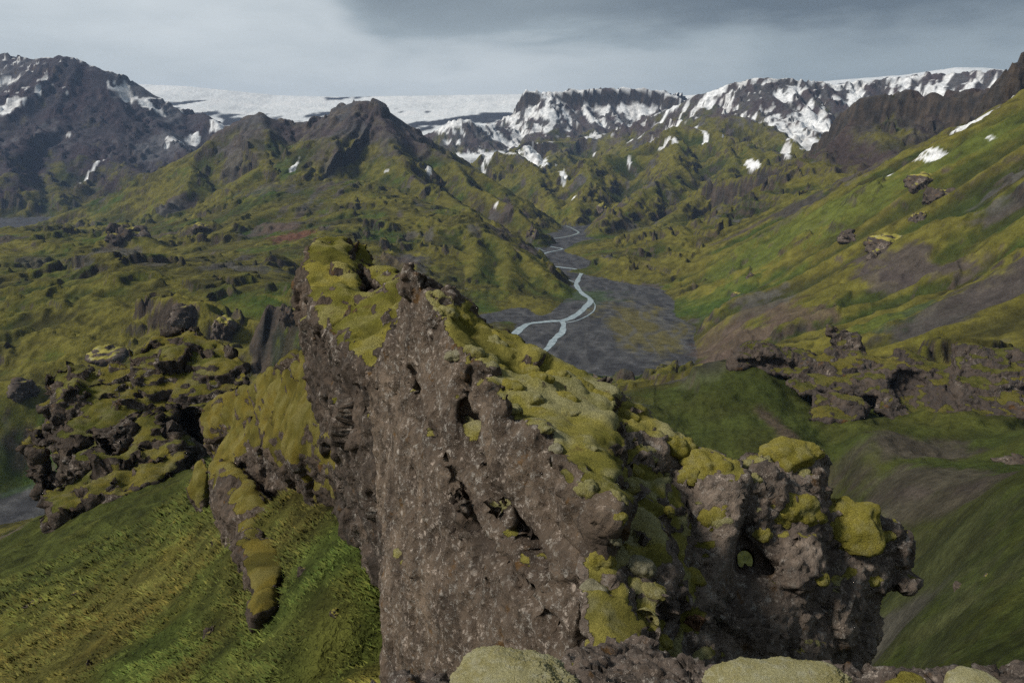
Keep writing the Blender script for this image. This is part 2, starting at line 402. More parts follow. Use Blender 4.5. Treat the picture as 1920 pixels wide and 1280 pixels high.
R_(MR, [(1120, 262, 5000), (1180, 240, 5000), (1240, 214, 5000), (1300, 182, 4950), (1330, 172, 4900), (1380, 158, 4880), (1422, 147, 4860), (1460, 149, 4880), (1520, 155, 4900), (1570, 161, 4950), (1610, 155, 5000), (1660, 150, 5000), (1720, 144, 5000), (1800, 138, 4900), (1860, 134, 4800), (1900, 138, 4700), (2100, 130, 4700)], 0.58, 0.03, 10, 2200, 26, 130, 22)
R_(MR, [(1240, 232, 4700), (1300, 222, 4400), (1350, 212, 4300), (1400, 222, 4200), (1440, 236, 4100), (1480, 262, 3900)], 0.6, 0.5, 15, 2000, 16, 90)
# green crags on both sides of the gorge
R_(HG, [(1000, 335, 3500), (1050, 322, 3550), (1100, 300, 3600), (1160, 292, 3700), (1210, 272, 3750), (1262, 244, 3800), (1300, 240, 3800), (1340, 250, 3700), (1395, 268, 3500), (1440, 285, 3350), (1500, 300, 3150)], 0.55, 0.5, 10, 2200, 20, 100)
R_(HG, [(1262, 244, 3800), (1270, 280, 3450), (1262, 320, 3150), (1215, 352, 2900), (1180, 385, 2700), (1140, 402, 2550), (1120, 430, 2450)], 0.75, 0.7, 10, 1800, 16, 80)
R_(HG, [(1340, 250, 3700), (1380, 300, 3250), (1340, 350, 2900), (1290, 380, 2700), (1240, 420, 2450), (1180, 460, 2250)], 0.62, 0.6, 10, 1800, 16, 80)
R_(HG, [(1395, 268, 3500), (1440, 320, 3000), (1430, 360, 2750), (1390, 395, 2500), (1330, 440, 2250), (1280, 480, 2050)], 0.62, 0.6, 10, 1800, 16, 80)
R_(HG, [(1100, 300, 3600), (1110, 350, 3200), (1085, 375, 3000), (1075, 405, 2850)], 0.75, 0.7, 10, 1800, 16, 80)
R_(HG, [(1000, 335, 3500), (1035, 372, 3100), (1045, 400, 2950)], 0.75, 0.7, 10, 1800, 16, 80)
# dark crag at the head of the right slope and the near crag on its edge
R_(CR, [(1350, 345, 2750), (1400, 330, 2700), (1450, 318, 2620), (1510, 290, 2560), (1555, 250, 2500), (1580, 212, 2450), (1615, 185, 2400), (1660, 176, 2380), (1720, 178, 2350), (1790, 176, 2300), (1850, 172, 2250), (1920, 160, 2200), (2100, 120, 2200)], 0.62, 0.4, 10, 800, 11, 150, 70)
R_(CR, [(1872, 262, 1480), (1876, 200, 1500), (1884, 150, 1520), (1895, 138, 1520), (1905, 118, 1530), (1925, 100, 1540), (1990, 80, 1560), (2100, 60, 1560)], 1.5, 1.2, 4, 600, 10, 40)
# rounded grassy ridges of the middle distance
R_(HS, [(-150, 425, 1780), (0, 437, 1720), (60, 441, 1700), (120, 447, 1680), (180, 446, 1640), (228, 431, 1620), (262, 440, 1600), (300, 466, 1560), (345, 494, 1450), (360, 505, 1380)], 0.42, 0.5, 14, 1500, 18, 75)
R_(HS, [(-120, 590, 860), (0, 557, 900), (60, 543, 915), (130, 529, 925), (185, 517, 935), (230, 512, 940), (275, 515, 935), (310, 524, 920), (350, 540, 880)], 0.5, 0.5, 10, 1500, 13, 50)
R_(HS, [(310, 526, 1040), (380, 515, 1100), (450, 505, 1160), (525, 495, 1250), (600, 478, 1380)], 0.42, 0.45, 10, 1500, 6, 45)
R_(HS, [(330, 470, 1560), (395, 445, 1700), (450, 415, 1850), (500, 396, 2000), (545, 385, 2050), (590, 376, 2150), (640, 350, 2350)], 0.36, 0.42, 14, 1500, 18, 80)
R_(HS, [(640, 350, 2350), (740, 392, 1960), (820, 417, 1800), (880, 424, 1720), (930, 444, 1650), (985, 480, 1570), (1030, 520, 1475), (1052, 545, 1425)], 0.55, 0.55, 10, 1500, 18, 70)
R_(HS, [(880, 424, 1720), (895, 470, 1560), (885, 520, 1430), (865, 570, 1320)], 0.5, 0.5, 10, 1500, 8, 45)
R_(HS, [(800, 412, 1820), (800, 450, 1650), (780, 500, 1450), (750, 545, 1330)], 0.5, 0.5, 10, 1500, 8, 45)
R_(HS, [(945, 452, 1630), (955, 500, 1500), (950, 550, 1380)], 0.55, 0.55, 8, 1500, 8, 45)
R_(HL, [(40, 632, 742), (120, 618, 748), (200, 632, 738), (270, 648, 722)], 2.2, 0.35, 3, 60, 3, 20)
R_(HL, [(330, 578, 802), (400, 588, 782), (470, 600, 762), (510, 615, 740)], 2.2, 0.35, 3, 60, 3, 20)
R_(HL, [(470, 553, 850), (560, 560, 810), (600, 575, 780)], 2.2, 0.35, 3, 60, 3, 20)
R_(HL, [(-40, 672, 700), (20, 680, 692), (80, 690, 682), (110, 705, 670)], 2.2, 0.35, 3, 60, 3, 20)
R_(HL, [(150, 700, 660), (230, 712, 650), (300, 705, 655)], 2.2, 0.35, 3, 60, 3, 20)
R_(HL, [(820, 470, 1560), (850, 466, 1565), (880, 478, 1545)], 2.0, 0.3, 3, 60, 3, 20)
R_(HL, [(940, 480, 1590), (970, 490, 1560), (1000, 512, 1520)], 2.0, 0.3, 3, 60, 3, 20)
# small rocky knobs and cliff edges in the middle distance
R_(HL, [(200, 432, 1640), (225, 424, 1630), (262, 430, 1620), (280, 444, 1610)], 0.9, 0.8, 5, 300, 5, 30)
R_(HL, [(352, 422, 1830), (372, 417, 1830), (398, 416, 1820)], 1.4, 0.4, 3, 200, 3, 20)
R_(HL, [(300, 585, 770), (340, 578, 765), (375, 582, 755), (385, 600, 745)], 1.3, 0.4, 4, 120, 4, 18)
R_(HL, [(520, 575, 720), (560, 580, 700), (575, 610, 690)], 1.3, 0.5, 4, 120, 4, 18)

Z = BASE.copy(); win = np.zeros(Z.shape, np.int8); CD = np.full(Z.shape, 1e5)
Zp = np.full(Z.shape, -1e5)
wrn = pn2(X / 260, Y / 260, 5) * 70 + pn2(X / 80, Y / 80, 6) * 22
for (g, pts, sf, sb, w, L, rib, lam, hc) in prim:
    zmax = pts[:, 2].max(); smin = max(min(sf, sb), 0.12)
    reach = min((zmax + 330) / smin * 1.25, 5000)
    if g == HL: reach = 190
    m = (X > pts[:, 0].min() - reach) & (X < pts[:, 0].max() + reach) & (Y > pts[:, 1].min() - reach) & (Y < pts[:, 1].max() + reach)
    x, y = X[m], Y[m]
    near_d = np.full(len(x), 1e9); best = np.full(len(x), -1e5); bu = np.zeros(len(x)); bd = np.zeros(len(x)); bc = np.zeros(len(x)); u0 = 0.0
    for i in range(len(pts) - 1):
        a, b = pts[i], pts[i + 1]; t = b[:2] - a[:2]; ln = math.hypot(*t); t = t / ln
        vx, vy = x - a[0], y - a[1]
        s = np.clip(vx * t[0] + vy * t[1], 0, ln)
        d = np.hypot(vx - s * t[0], vy - s * t[1])
        cr_ = t[0] * vy - t[1] * vx
        k = (d < near_d - 1e-6) | ((np.abs(d - near_d) <= 1e-6) & (np.abs(cr_) > np.abs(bc)))
        back = cr_ > 0
        dd = np.sqrt(d * d + w * w) - w
        h = a[2] + (b[2] - a[2]) * s / ln - np.where(back, sb * dd + (0.5 * np.maximum(dd - 500, 0) if g != GL else 0), sf * dd if g == HL else sf * L * (1 - np.exp(-dd / L)))
        if hc: h = h - np.where(back, 0, hc * ss(0, hc * 0.55, dd))
        if g == HL: h = h - 0.012 * d * d
        near_d[k] = d[k]; best[k] = h[k]; bu[k] = (u0 + s)[k]; bd[k] = d[k]; bc[k] = cr_[k]
        u0 += ln
    wr = wrn[m]
    r1 = 1 - np.abs(pn2((bu + wr * 0.8) / lam, bd / (lam * 7), 3 + len(pts))) * 2
    r2 = 1 - np.abs(pn2((bu + wr * 0.5) / (lam * 0.42), bd / (lam * 4), 8 + len(pts))) * 2
    best = best - rib * (r1 * 0.8 + r2 * 0.4) * ss(w * 0.8, lam * 1.2, bd) * (0.5 if g == GL else 1)
    zc = Zp[m]; up = best > zc
    zz = Z[m]; ww = win[m]; cc = CD[m]
    kk = np.clip(0.004 * RG[m], 2, 25)
    hq = np.clip(0.5 + 0.5 * (best - zz) / kk, 0, 1)
    new = zz * (1 - hq) + best * hq + kk * hq * (1 - hq)
    ww[best > zz] = g; cc[best > zz] = bd[best > zz]
    Z[m] = new; win[m] = ww; CD[m] = cc
print('prims', round(time.time() - T0, 1))

hsm = win == HS
win = np.where(hsm, 0, win)
# -- erosion detail
spac = RG * 0.0019
A2_ = np.where(AG > math.pi, AG - 2 * math.pi, AG)
def oct_(lam, seed, ridged=False):
    f = ss(1.2, 2.6, lam / spac)
    n_ = pn2(X / lam + wrn / 300, Y / lam - wrn / 260, seed)
    if ridged: n_ = 0.45 - np.abs(n_) * 1.3
    return n_ * f
aflo = ss(FLOOR - 4, FLOOR + 22, Z)
keep = ss(0, 60, CD)                                    # crests keep their line
rough = ss(-0.25, 0.35, pn2(X / 330, Y / 330, 21) + 0.35 * pn2(X / 110, Y / 110, 22))
rough = np.where(win == 0, rough * 0.65 + 0.35, 0.65 + 0.35 * rough)
meadow = ss(1500, 1700, RG) * 0  # placeholder for region damping
near = ss(30, 400, RG)
gentle = np.where((AG > 0.25) & (AG < 1) & (win == 0) & (RG > 600), 0.55, 1.0)   # the right slope is smoother
mtn = (win > 0) & (win != GL) & (win != HL)
hillf = np.where((win == 0) & (A2_ < 0.22), 1.0, 0.0)
det = ((34 - 24 * hillf) * oct_(210, 31, True) * keep * ss(300, 1200, RG) + (13 - 6 * hillf) * oct_(95, 32, True) * (0.3 + 0.7 * keep) + 5.0 * oct_(43, 33, True) + 2.4 * oct_(20, 34, True) + 1.4 * oct_(9, 35) + 0.8 * oct_(4.2, 36)) * near
det = det * rough * gentle * np.where(win == MC, 0.5, np.where(win == ML, 0.8, 1.0))
det = det + (oct_(11, 37) * 0.55 + oct_(4.5, 38) * 0.28 + oct_(1.9, 39) * 0.13 + oct_(0.8, 40) * 0.06) * (1 - near) * 1.2
det = det + (0.9 * oct_(7, 44, True) + 0.5 * oct_(3, 45)) * ss(60, 110, RG) * ss(500, 250, RG)
det = np.where(win == GL, det * 0.2, det)
gmask = ((A2_ > 0.16) & (win == 0)) * ss(560, 700, RG) * ss(3000, 2200, RG)
gul = 0.5 - np.abs(pn2(Y / 85 + X / 420 + wrn / 260, X / 700, 46)) * 1.7
gul2 = 0.5 - np.abs(pn2(Y / 34 + X / 160 + wrn / 150, X / 260, 47)) * 1.7
det = det + gmask * (14 * gul + 5.0 * gul2)
det = det * aflo
Z = Z + det
# outcrops: flat mossy tops ending in small cliffs
oc = pn2(X / 75 + wrn / 160, Y / 75, 51) + 0.45 * pn2(X / 30, Y / 30, 52) + 0.2 * pn2(X / 12, Y / 12, 53)
och = (7 + 13 * ss(-0.2, 0.4, pn2(X / 220, Y / 220, 54)))
Z = Z + np.where((win != GL), och * ss(0.21, 0.40, oc) * ss(120, 500, RG) * gentle * (0.25 + 0.75 * rough) * aflo, 0)
# ledges on steep ground: rock strata
hstep = np.where(mtn, 34.0, 17.0) * np.clip(RG / 2500, 0.7, 1.6)
tt = Z / hstep + 1.8 * pn2(X / 380, Y / 380, 61) + 0.9 * pn2(X / 110, Y / 110, 62) + 0.3 * pn2(X / 35, Y / 35, 64)
fr = tt - np.floor(tt)
ter = hstep * (ss(0.30, 0.62, fr) - fr)
tm = ss(-0.1, 0.3, pn2(X / 190, Y / 190, 63) + np.where(mtn, 0.12, -0.1)) * ss(250, 700, RG)
Z = Z + np.where(win != GL, ter * aflo * tm * np.where(win == MC, 0.35, np.where(win == CR, 0.95, 0.60)) * np.where(gentle < 1, 0.35, 1), 0)
# valley floor
river_lat = Z < FLOOR + 0.5
k = 5.0
bed = FLOOR + 0.25 * pn2(X / 60, Y / 60, 71) + 0.12 * pn2(X / 14, Y / 14, 72)
FL = (Z < bed) & (RG > 350)
Z = np.where(RG > 350, np.maximum(Z, bed), Z)
win = np.where(FL, 9, win)
print('detail', round(time.time() - T0, 1))

# -- normals
PT = np.stack([X, Y, Z], 2)
dr = np.empty_like(PT); dr[1:-1] = PT[2:] - PT[:-2]; dr[0] = PT[1] - PT[0]; dr[-1] = PT[-1] - PT[-2]
da = np.roll(PT, -1, 1) - np.roll(PT, 1, 1)
NN = np.cross(da, dr); NN /= np.linalg.norm(NN, axis=2)[..., None]
if NN[NR // 2, NC // 2, 2] < 0: NN = -NN
SL = 1 - NN[..., 2]

TAN = Z / RG
def hit(px, py):
    """where the line of sight through a photo pixel meets the land"""
    d = ray(px, py); a = math.atan2(d[0], d[1]); te = d[2] / math.hypot(d[0], d[1])
    j = np.interp(a, az[:NCF], np.arange(NCF)); j0 = int(j); f = j - j0
    t_ = TAN[:, j0] * (1 - f) + TAN[:, min(j0 + 1, NCF - 1)] * f
    k = np.argmax((t_ >= te) & (RR > 12)); r = RR[k]
    return np.array((r * math.sin(a), r * math.cos(a), r * te))

# -- ground colours (moss, grass, scree, rock, snow; painted shade lower right)
def lerp(a, b, t): return a + (b - a) * t[..., None]
c = lambda *v: np.array(v, np.float32)
n600, n150, n45 = pn2(X / 600, Y / 600, 81), pn2(X / 150, Y / 150, 82), pn2(X / 45, Y / 45, 83)
n14, n5 = pn2(X / 14, Y / 14, 84), pn2(X / 5, Y / 5, 85)
mixn = 0.5 * n600 + 0.5 * n150 + 0.35 * n45 + 0.22 * n14 + 0.15 * n5
green, moss, olive, lush = c(.039, .053, .012), c(.130, .116, .023), c(.054, .050, .015), c(.045, .082, .014)
colr = lerp(np.broadcast_to(olive, PT.shape), np.broadcast_to(moss, PT.shape), ss(-0.35, 0.45, mixn))
colr = lerp(colr, green, ss(0.0, 0.5, pn2(X / 200, Y / 200, 86) + 0.4 * n45 + 0.25 * n14 + 0.8 * (SL - 0.15)) * 0.85)
colr = lerp(colr, lush, ss(0.25, 0.6, pn2(X / 130, Y / 130, 87) + 0.35 * n45 + 0.2 * n5) * 0.6)
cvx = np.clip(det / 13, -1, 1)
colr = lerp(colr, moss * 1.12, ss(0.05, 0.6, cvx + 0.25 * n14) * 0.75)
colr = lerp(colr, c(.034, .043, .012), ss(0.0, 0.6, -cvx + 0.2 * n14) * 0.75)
colr = lerp(colr, moss * 1.15, ss(45, 4, CD + 25 * n14 + 20 * n45) * 0.65 * (RG > 400))
rock_d, rock_b, scree, purple = c(.042, .038, .034), c(.075, .058, .044), c(.088, .082, .080), c(.080, .062, .060)
# bare earth / scree streaks running down the slopes
streak = np.where(gmask > 0, pn2(Y / 45 + X / 300 + wrn / 200, X / 330, 93), pn2(X / 40, Y / 160, 91)) * 0.75 + pn2(X / 200, Y / 200, 92) + 0.3 * n14
colr = lerp(colr, lerp(np.broadcast_to(scree, PT.shape), purple, ss(-0.3, 0.3, n150)), ss(0.48, 0.75, streak) * np.where(win == 0, 0.75, 0.9) * ss(60, 300, RG))
# mountains
isL, isC, isP, isR, isG, isX = (win == ML), (win == MC), (win == MP) | ((win == 0) & (RG > 3700)), (win == MR), (win == HG), (win == CR)
bare = np.zeros(Z.shape)
bare = np.where(isL, ss(-0.55, 0.05, mixn + (Z - 60) / 600 + 0.35), bare)
bare = np.where(isC, ss(-0.20, 0.40, 0.8 * mixn + (Z + 10) / 190), bare)
bare = np.where(isP, ss(-0.35, 0.25, mixn + (Z - 60) / 300), bare)
bare = np.where(isR, ss(-0.2, 0.4, mixn + (Z - 120) / 300), bare)
bare = np.where(isX, ss(-0.35, 0.25, mixn + (Z + 20) / 260), bare)
bare = np.where(isG, ss(0.1, 0.6, mixn + (Z - 80) / 350), bare)
mcol = lerp(np.broadcast_to(scree, PT.shape), purple, ss(-0.3, 0.4, n150 + 0.4 * n45))
mcol = np.where(isL[..., None], lerp(mcol * c(.62, .58, .66), np.broadcast_to(c(.115, .112, .118), PT.shape), ss(0.05, 0.6, n600 + 0.5 * n150 + 0.3 * n45)), mcol)
mcol = np.where(isC[..., None], lerp(mcol * c(.95, .97, 1.0), np.broadcast_to(c(.10, .085, .07), PT.shape), ss(0.0, 0.5, n45)), mcol)
mcol = np.where(isX[..., None], mcol * c(.72, .68, .62), mcol)
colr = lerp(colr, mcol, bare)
fb = (win == 0) & (RG > 3700)
bare = np.where(fb, 1.0, bare); colr = lerp(colr, mcol * c(.8, .78, .78), fb * 1.0)
colr = lerp(colr, c(.05, .05, .055), (win == GL) * 1.0)
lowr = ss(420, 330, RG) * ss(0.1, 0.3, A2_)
# shade over the lower right slopes, painted in as a darker green
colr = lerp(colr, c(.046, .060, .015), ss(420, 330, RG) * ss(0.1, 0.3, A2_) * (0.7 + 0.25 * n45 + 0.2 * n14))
# rock on steep faces
rk = ss(0.36, 0.50, SL + 0.10 * n14 + 0.06 * n5 + 0.05 * n45)
rockc = lerp(np.broadcast_to(rock_d, PT.shape), rock_b, ss(-0.4, 0.5, n14 + 0.5 * n45 + 0.3 * n5))
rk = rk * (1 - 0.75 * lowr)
colr = lerp(colr, rockc, rk * ss(25, 60, RG))
# valley floor gravel with moss flats
bedc = lerp(np.broadcast_to(c(.052, .052, .056), PT.shape), c(.086, .086, .088), ss(-0.4, 0.5, pn2(X / 25, Y / 60, 95) + 0.5 * n14))
cx_, cy_, _ = PZ(1200, 610, FLOOR)
flatm = np.exp(-(((X - cx_) / 75) ** 2 + ((Y - cy_) / 200) ** 2)) * 1.15
flatm = flatm + 0.45 * pn2(X / 40, Y / 90, 96) + 0.25 * n14
bedc = lerp(bedc, c(.135, .115, .035), ss(0.35, 0.85, flatm) * 0.75)
bedc = lerp(bedc, c(.10, .098, .10), ss(0.35, 0.5, np.abs(pn2(X / 30 + n150, Y / 120, 97)) * -1 + 0.55) * 0.6)
colr = np.where((win == 9)[..., None], bedc, colr)
# earth-coloured patches seen on the hills
def blot(px, py, rx, ry, col, amt=0.9, seed=0):
    global colr
    p = hit(px, py)
    d = np.sqrt(((X - p[0]) / rx) ** 2 + ((Y - p[1]) / ry) ** 2)
    m_ = (d < 2.2)
    wgt = np.zeros(Z.shape); wgt[m_] = ss(0.35, -0.25, d[m_] - 1 + 0.55 * n45[m_] + 0.45 * n14[m_] + 0.25 * n5[m_])
    colr = lerp(colr, np.asarray(col, np.float32), wgt * amt * (1 - 0.7 * rk))
REDB, GREYB, BRN = (.135, .062, .040), (.085, .078, .078), (.105, .075, .058)
blot(545, 445, 42, 60, REDB); blot(520, 425, 50, 60, BRN); blot(770, 490, 32, 40, GREYB); blot(745, 487, 40, 40, BRN, .6)
blot(450, 505, 50, 60, GREYB, .7); blot(160, 480, 14, 30, GREYB); blot(60, 490, 60, 50, GREYB, .6); blot(500, 350, 60, 90, GREYB, .5)
blot(1390, 640, 55, 60, BRN); blot(1480, 590, 30, 70, BRN, .8); blot(1340, 650, 40, 50, BRN, .7)
blot(1700, 490, 26, 110, (.085, .068, .062)); blot(1660, 520, 20, 60, (.085, .068, .062), .8); blot(1800, 580, 60, 45, (.07, .062, .058)); blot(1880, 545, 45, 45, (.075, .062, .055), .8)
blot(1720, 850, 26, 14, (.085, .068, .058), .8); blot(1745, 900, 10, 30, (.085, .068, .058), .7); blot(1670, 950, 6, 30, (.085, .068, .058), .7); blot(1620, 1215, 8, 14, (.085, .075, .066)); blot(1480, 830, 5, 30, BRN, .8)
blot(620, 320, 25, 40, GREYB, .6); blot(440, 300, 40, 120, (.10, .088, .082), .8); blot(1600, 330, 70, 180, (.075, .062, .055), .9); blot(1500, 380, 50, 90, (.06, .052, .048), .9)
blot(20, 1000, 6, 10, (.09, .07, .06))
for (px, py, rx, ry) in ((690, 1000, 1.6, 3.5), (650, 1080, 2.2, 3.0), (600, 1180, 2.2, 2.6), (540, 1240, 2.0, 2.4), (380, 1120, 2.5, 4.0), (300, 1230, 1.5, 2.5), (470, 1200, 1.2, 2.5)):
    blot(px, py, rx, ry, (.060, .092, .017), .6)
for (px, py, rx, ry) in ((560, 950, 3, 4), (420, 1000, 3, 5), (330, 1060, 3, 5), (500, 1260, 2, 2), (120, 1180, 5, 6)):
    blot(px, py, rx, ry, (.085, .072, .020), .4)
# grasses of many tints near by
n2, n08 = pn2(X / 2.1, Y / 2.1, 88), pn2(X / 0.8, Y / 0.8, 89)
nw = ss(160, 60, RG)
colr = lerp(colr, c(.058, .066, .017), 0.5 * nw * (A2_ < 0) * (0.6 + 0.4 * n5))
colr = colr * (1 + nw * (0.45 * n2 + 0.45 * n08))[..., None] * lerp(np.ones(PT.shape, np.float32), c(1.08, .98, .92), ss(0.0, 0.6, pn2(X / 3.3, Y / 3.3, 90)) * nw)
# the green of the right slope is brighter along its long back
for (px, py, rx, ry) in ((1500, 430, 60, 120), (1620, 370, 60, 120), (1750, 310, 60, 90), (1400, 500, 70, 120), (1850, 270, 50, 80)):
    blot(px, py, rx, ry, (.105, .124, .024), .7)
for (px, py, rx, ry) in ((330, 700, 40, 25), (560, 690, 40, 25), (200, 725, 30, 20), (60, 880, 25, 20), (1100, 555, 60, 60), (1350, 560, 60, 60), (1660, 600, 40, 30)):
    blot(px, py, rx, ry, (.052, .098, .018), .5)
# snow: old snow lying in hollows and on high ground
sn = pn2(X / 170 + wrn / 90, Y / 300, 101) * 0.75 + pn2(X / 60 + wrn / 60, Y / 130, 102) * 0.5 + 0.25 * n45 + 0.12 * n14
hollow = -det / 20
snow = np.zeros(Z.shape)
snow = np.where(isP, ss(0.02, 0.10, sn + hollow * 0.5 + np.clip((Z - 120) / 420, -0.6, 0.34) - 1.3 * ss(0.36, 0.5, SL)), snow)
snR = pn2((X - 0.9 * Y) / 120 + wrn / 80, (X + Y) / 520, 103) * 0.9 + pn2((X - 0.9 * Y) / 45, (X + Y) / 200, 104) * 0.45 + 0.15 * n45 + 0.08 * n14
snow = np.where(isR, ss(0.02, 0.10, snR + hollow * 0.5 + np.clip((Z - 250) / 420, -0.9, 0.24) - 0.8 * ss(0.40, 0.55, SL)), snow)
snow = np.where(isG, ss(0.38, 0.44, sn + hollow * 0.8 + np.clip((Z - 80) / 260, -1.2, 0.12)), snow)
snow = np.where(isL, ss(0.62, 0.68, sn + hollow * 0.5 + np.clip((Z - 330) / 900, -1, 0.10)), snow)
top = (isR | isP | isL) & (SL < 0.05) & (Z > 300)
snow = np.where(top, np.maximum(snow, ss(-0.35, -0.15, sn)), snow)
glr = pn2(X / 1300 + wrn / 300, Y / 900, 105) + 0.6 * pn2(X / 420, Y / 600, 106) + 0.4 * pn2(X / 150, Y / 420, 108)
snow = np.where(win == GL, ss(0.75, 0.55, glr + 0.45 * ss(560, 330, Z)), snow)
def patch(px, py, rx, ry, rot=0.0):
    global snow
    p = hit(px, py); cs, sn_ = math.cos(rot), math.sin(rot)
    dx, dy = X - p[0], Y - p[1]
    d = np.sqrt(((dx * cs + dy * sn_) / rx) ** 2 + ((-dx * sn_ + dy * cs) / ry) ** 2)
    m_ = d < 2.5
    wgt = np.zeros(Z.shape); wgt[m_] = ss(0.12, 0.0, d[m_] - 1 + 0.6 * n45[m_] + 0.35 * n14[m_])
    snow = np.maximum(snow, wgt)
for a_ in ((550, 312, 8, 60), (725, 323, 10, 10), (803, 318, 10, 10), (930, 388, 9, 14), (1055, 325, 16, 50), (1075, 372, 8, 12), (1410, 308, 22, 70), (1475, 290, 12, 40), (1265, 262, 12, 40), (1180, 300, 10, 40),
           (235, 185, 55, 60), (275, 200, 45, 40), (330, 262, 40, 90), (362, 270, 35, 60), (18, 200, 60, 80), (170, 322, 10, 120), (415, 236, 60, 60),
           (1000, 290, 90, 200), (1500, 270, 90, 300), (1530, 240, 100, 200)):
    patch(*a_)
patch(1745, 284, 5, 75, 0.35); patch(1722, 298, 4, 60, 0.35); patch(1830, 228, 24, 60, 0.3); patch(1850, 215, 20, 60, 0.3)
snowc = lerp(np.broadcast_to(c(.85, .86, .87), PT.shape), c(.62, .61, .60), ss(0.1, 0.7, n150 * 0.6 + n45 * 0.5 + 0.3))
snowc = np.where((win == GL)[..., None], c(.80, .82, .83) * (1 + 0.10 * pn2(X / 900, Y / 500, 109) + 0.08 * pn2(X / 300, Y / 400, 110))[..., None], snowc)
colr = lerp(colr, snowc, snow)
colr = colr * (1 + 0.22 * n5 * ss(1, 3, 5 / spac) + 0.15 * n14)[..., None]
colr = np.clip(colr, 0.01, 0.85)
print('colour', round(time.time() - T0, 1))

# -- material of all open land
ml = Mat('moss_grass_and_scree', 0.95)
base = ml.attr('Col')
f1 = ml.noise(0.55, 6, 0.65); f2 = ml.noise(4.0, 5, 0.65)
nearw = ml.attr('near', 'Fac')
k1 = ml.smooth(f1, 0.25, 0.75, 0.72, 1.28)
k2 = ml.math('ADD', 1.0, ml.math('MULTIPLY', ml.math('SUBTRACT', f2, 0.5), ml.math('MULTIPLY', nearw, 1.6)))
f3 = ml.noise(0.05, 8, 0.7); k3 = ml.smooth(f3, 0.25, 0.75, 0.62, 1.38)
colm = ml.scale_col(ml.scale_col(ml.scale_col(base, k1), k2), k3)
ml.color(colm)
ml.b.inputs['Specular IOR Level'].default_value = 0.1
b0 = ml.bump(f3, 10.0, 0.5)
b1 = ml.bump(f1, 1.2, 0.7, b0)
ml.bump(f2, 0.25, 0.7, b1)

# -- cut the land into the pieces one would name
SPLIT = win.copy().astype(np.int16)
lf = (win == 0) | (win == HL)
A2 = np.where(AG > math.pi, AG - 2 * math.pi, AG)
SPLIT = np.where(lf & (RG < 140) & (A2 < -0.02) & (A2 > -1.2), 20, SPLIT)
SPLIT = np.where(lf & (RG < 560) & (A2 >= -0.02) & (A2 < 1.2), 21, SPLIT)
SPLIT = np.where(lf & (RG >= 560) & (A2 > 0.2) & (A2 < 1.2), 22, SPLIT)
SPLIT = np.where(lf & (RG >= 560) & (A2 > -0.36) & (A2 <= 0.2), 23, SPLIT)
SPLIT = np.where(lf & (SPLIT == win), 24, SPLIT)
names = {GL: ('glacier', 'white ice cap spread along the far skyline'), ML: ('mountain', 'dark purple-brown mountain with snow patches, at the left edge'),
         MC: ('mountain', 'twin-topped green and grey mountain rising behind the mossy rock ridge'), MP: ('mountain', 'flat-topped dark mesa with white snow streaks below the ice cap'),
         MR: ('mountain', 'long dark mountain with broad snow streaks, on the skyline right of the mesa'), HG: ('hill', 'green crags stepping down to the river gorge'),
         CR: ('hill', 'dark rocky crag and brown scree at the head of the long green slope'), 9: ('riverbed', 'flat grey gravel riverbed with mossy flats in the valley bottom'),
         20: ('hillside', 'steep olive grass slope falling away below the rock ridge, lower left'), 21: ('hillside', 'dark green slopes with scree below the cave band, lower right'),
         22: ('hillside', 'long smooth green mountainside above the right bank of the riverbed'), 23: ('hill', 'green ridged hill country between the rock ridge and the riverbed'),
         24: ('terrain', 'rolling olive hills with small cliffs and grassy hollows, far side of the left valley')}
idx = np.arange(NR * NC).reshape(NR, NC)
a0 = idx[:-1]; a1 = idx[1:]
quads = np.stack([a0, np.roll(a0, -1, 1), np.roll(a1, -1, 1), a1], 2).reshape(-1, 4)
# orientation: make faces point up
v0, v1, v2 = (PT.reshape(-1, 3)[quads[1000 * 1, k]] for k in (0, 1, 2))
if np.cross(v1 - v0, v2 - v0)[2] < 0: quads = quads[:, ::-1]
fid = SPLIT.reshape(-1)[quads[:, 0]]
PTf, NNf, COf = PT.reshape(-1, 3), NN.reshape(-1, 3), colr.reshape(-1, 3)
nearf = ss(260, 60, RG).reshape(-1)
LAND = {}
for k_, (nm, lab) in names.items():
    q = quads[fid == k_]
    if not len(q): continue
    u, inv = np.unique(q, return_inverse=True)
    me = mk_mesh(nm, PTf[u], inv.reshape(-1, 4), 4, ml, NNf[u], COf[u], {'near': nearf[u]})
    LAND[k_] = link(nm, me, lab, {'hill': 'hill', 'mountain': 'mountain', 'glacier': 'glacier', 'riverbed': 'riverbed', 'hillside': 'hillside', 'terrain': 'hills'}[nm], 'structure')
# the ground under the camera closes the sheet
u = idx[0]; cen = np.array([[0, 0, Z[0].mean()]])
me = mk_mesh('ground', np.concatenate([PTf[u], cen]), np.stack([np.full(NC, NC), np.arange(NC), np.roll(np.arange(NC), -1)], 1), 3, ml, None, np.concatenate([COf[u], COf[u][:1]]), {'near': np.ones(NC + 1)})
link('ground', me, 'patch of ground under the foreground ledge', 'ground', 'structure')

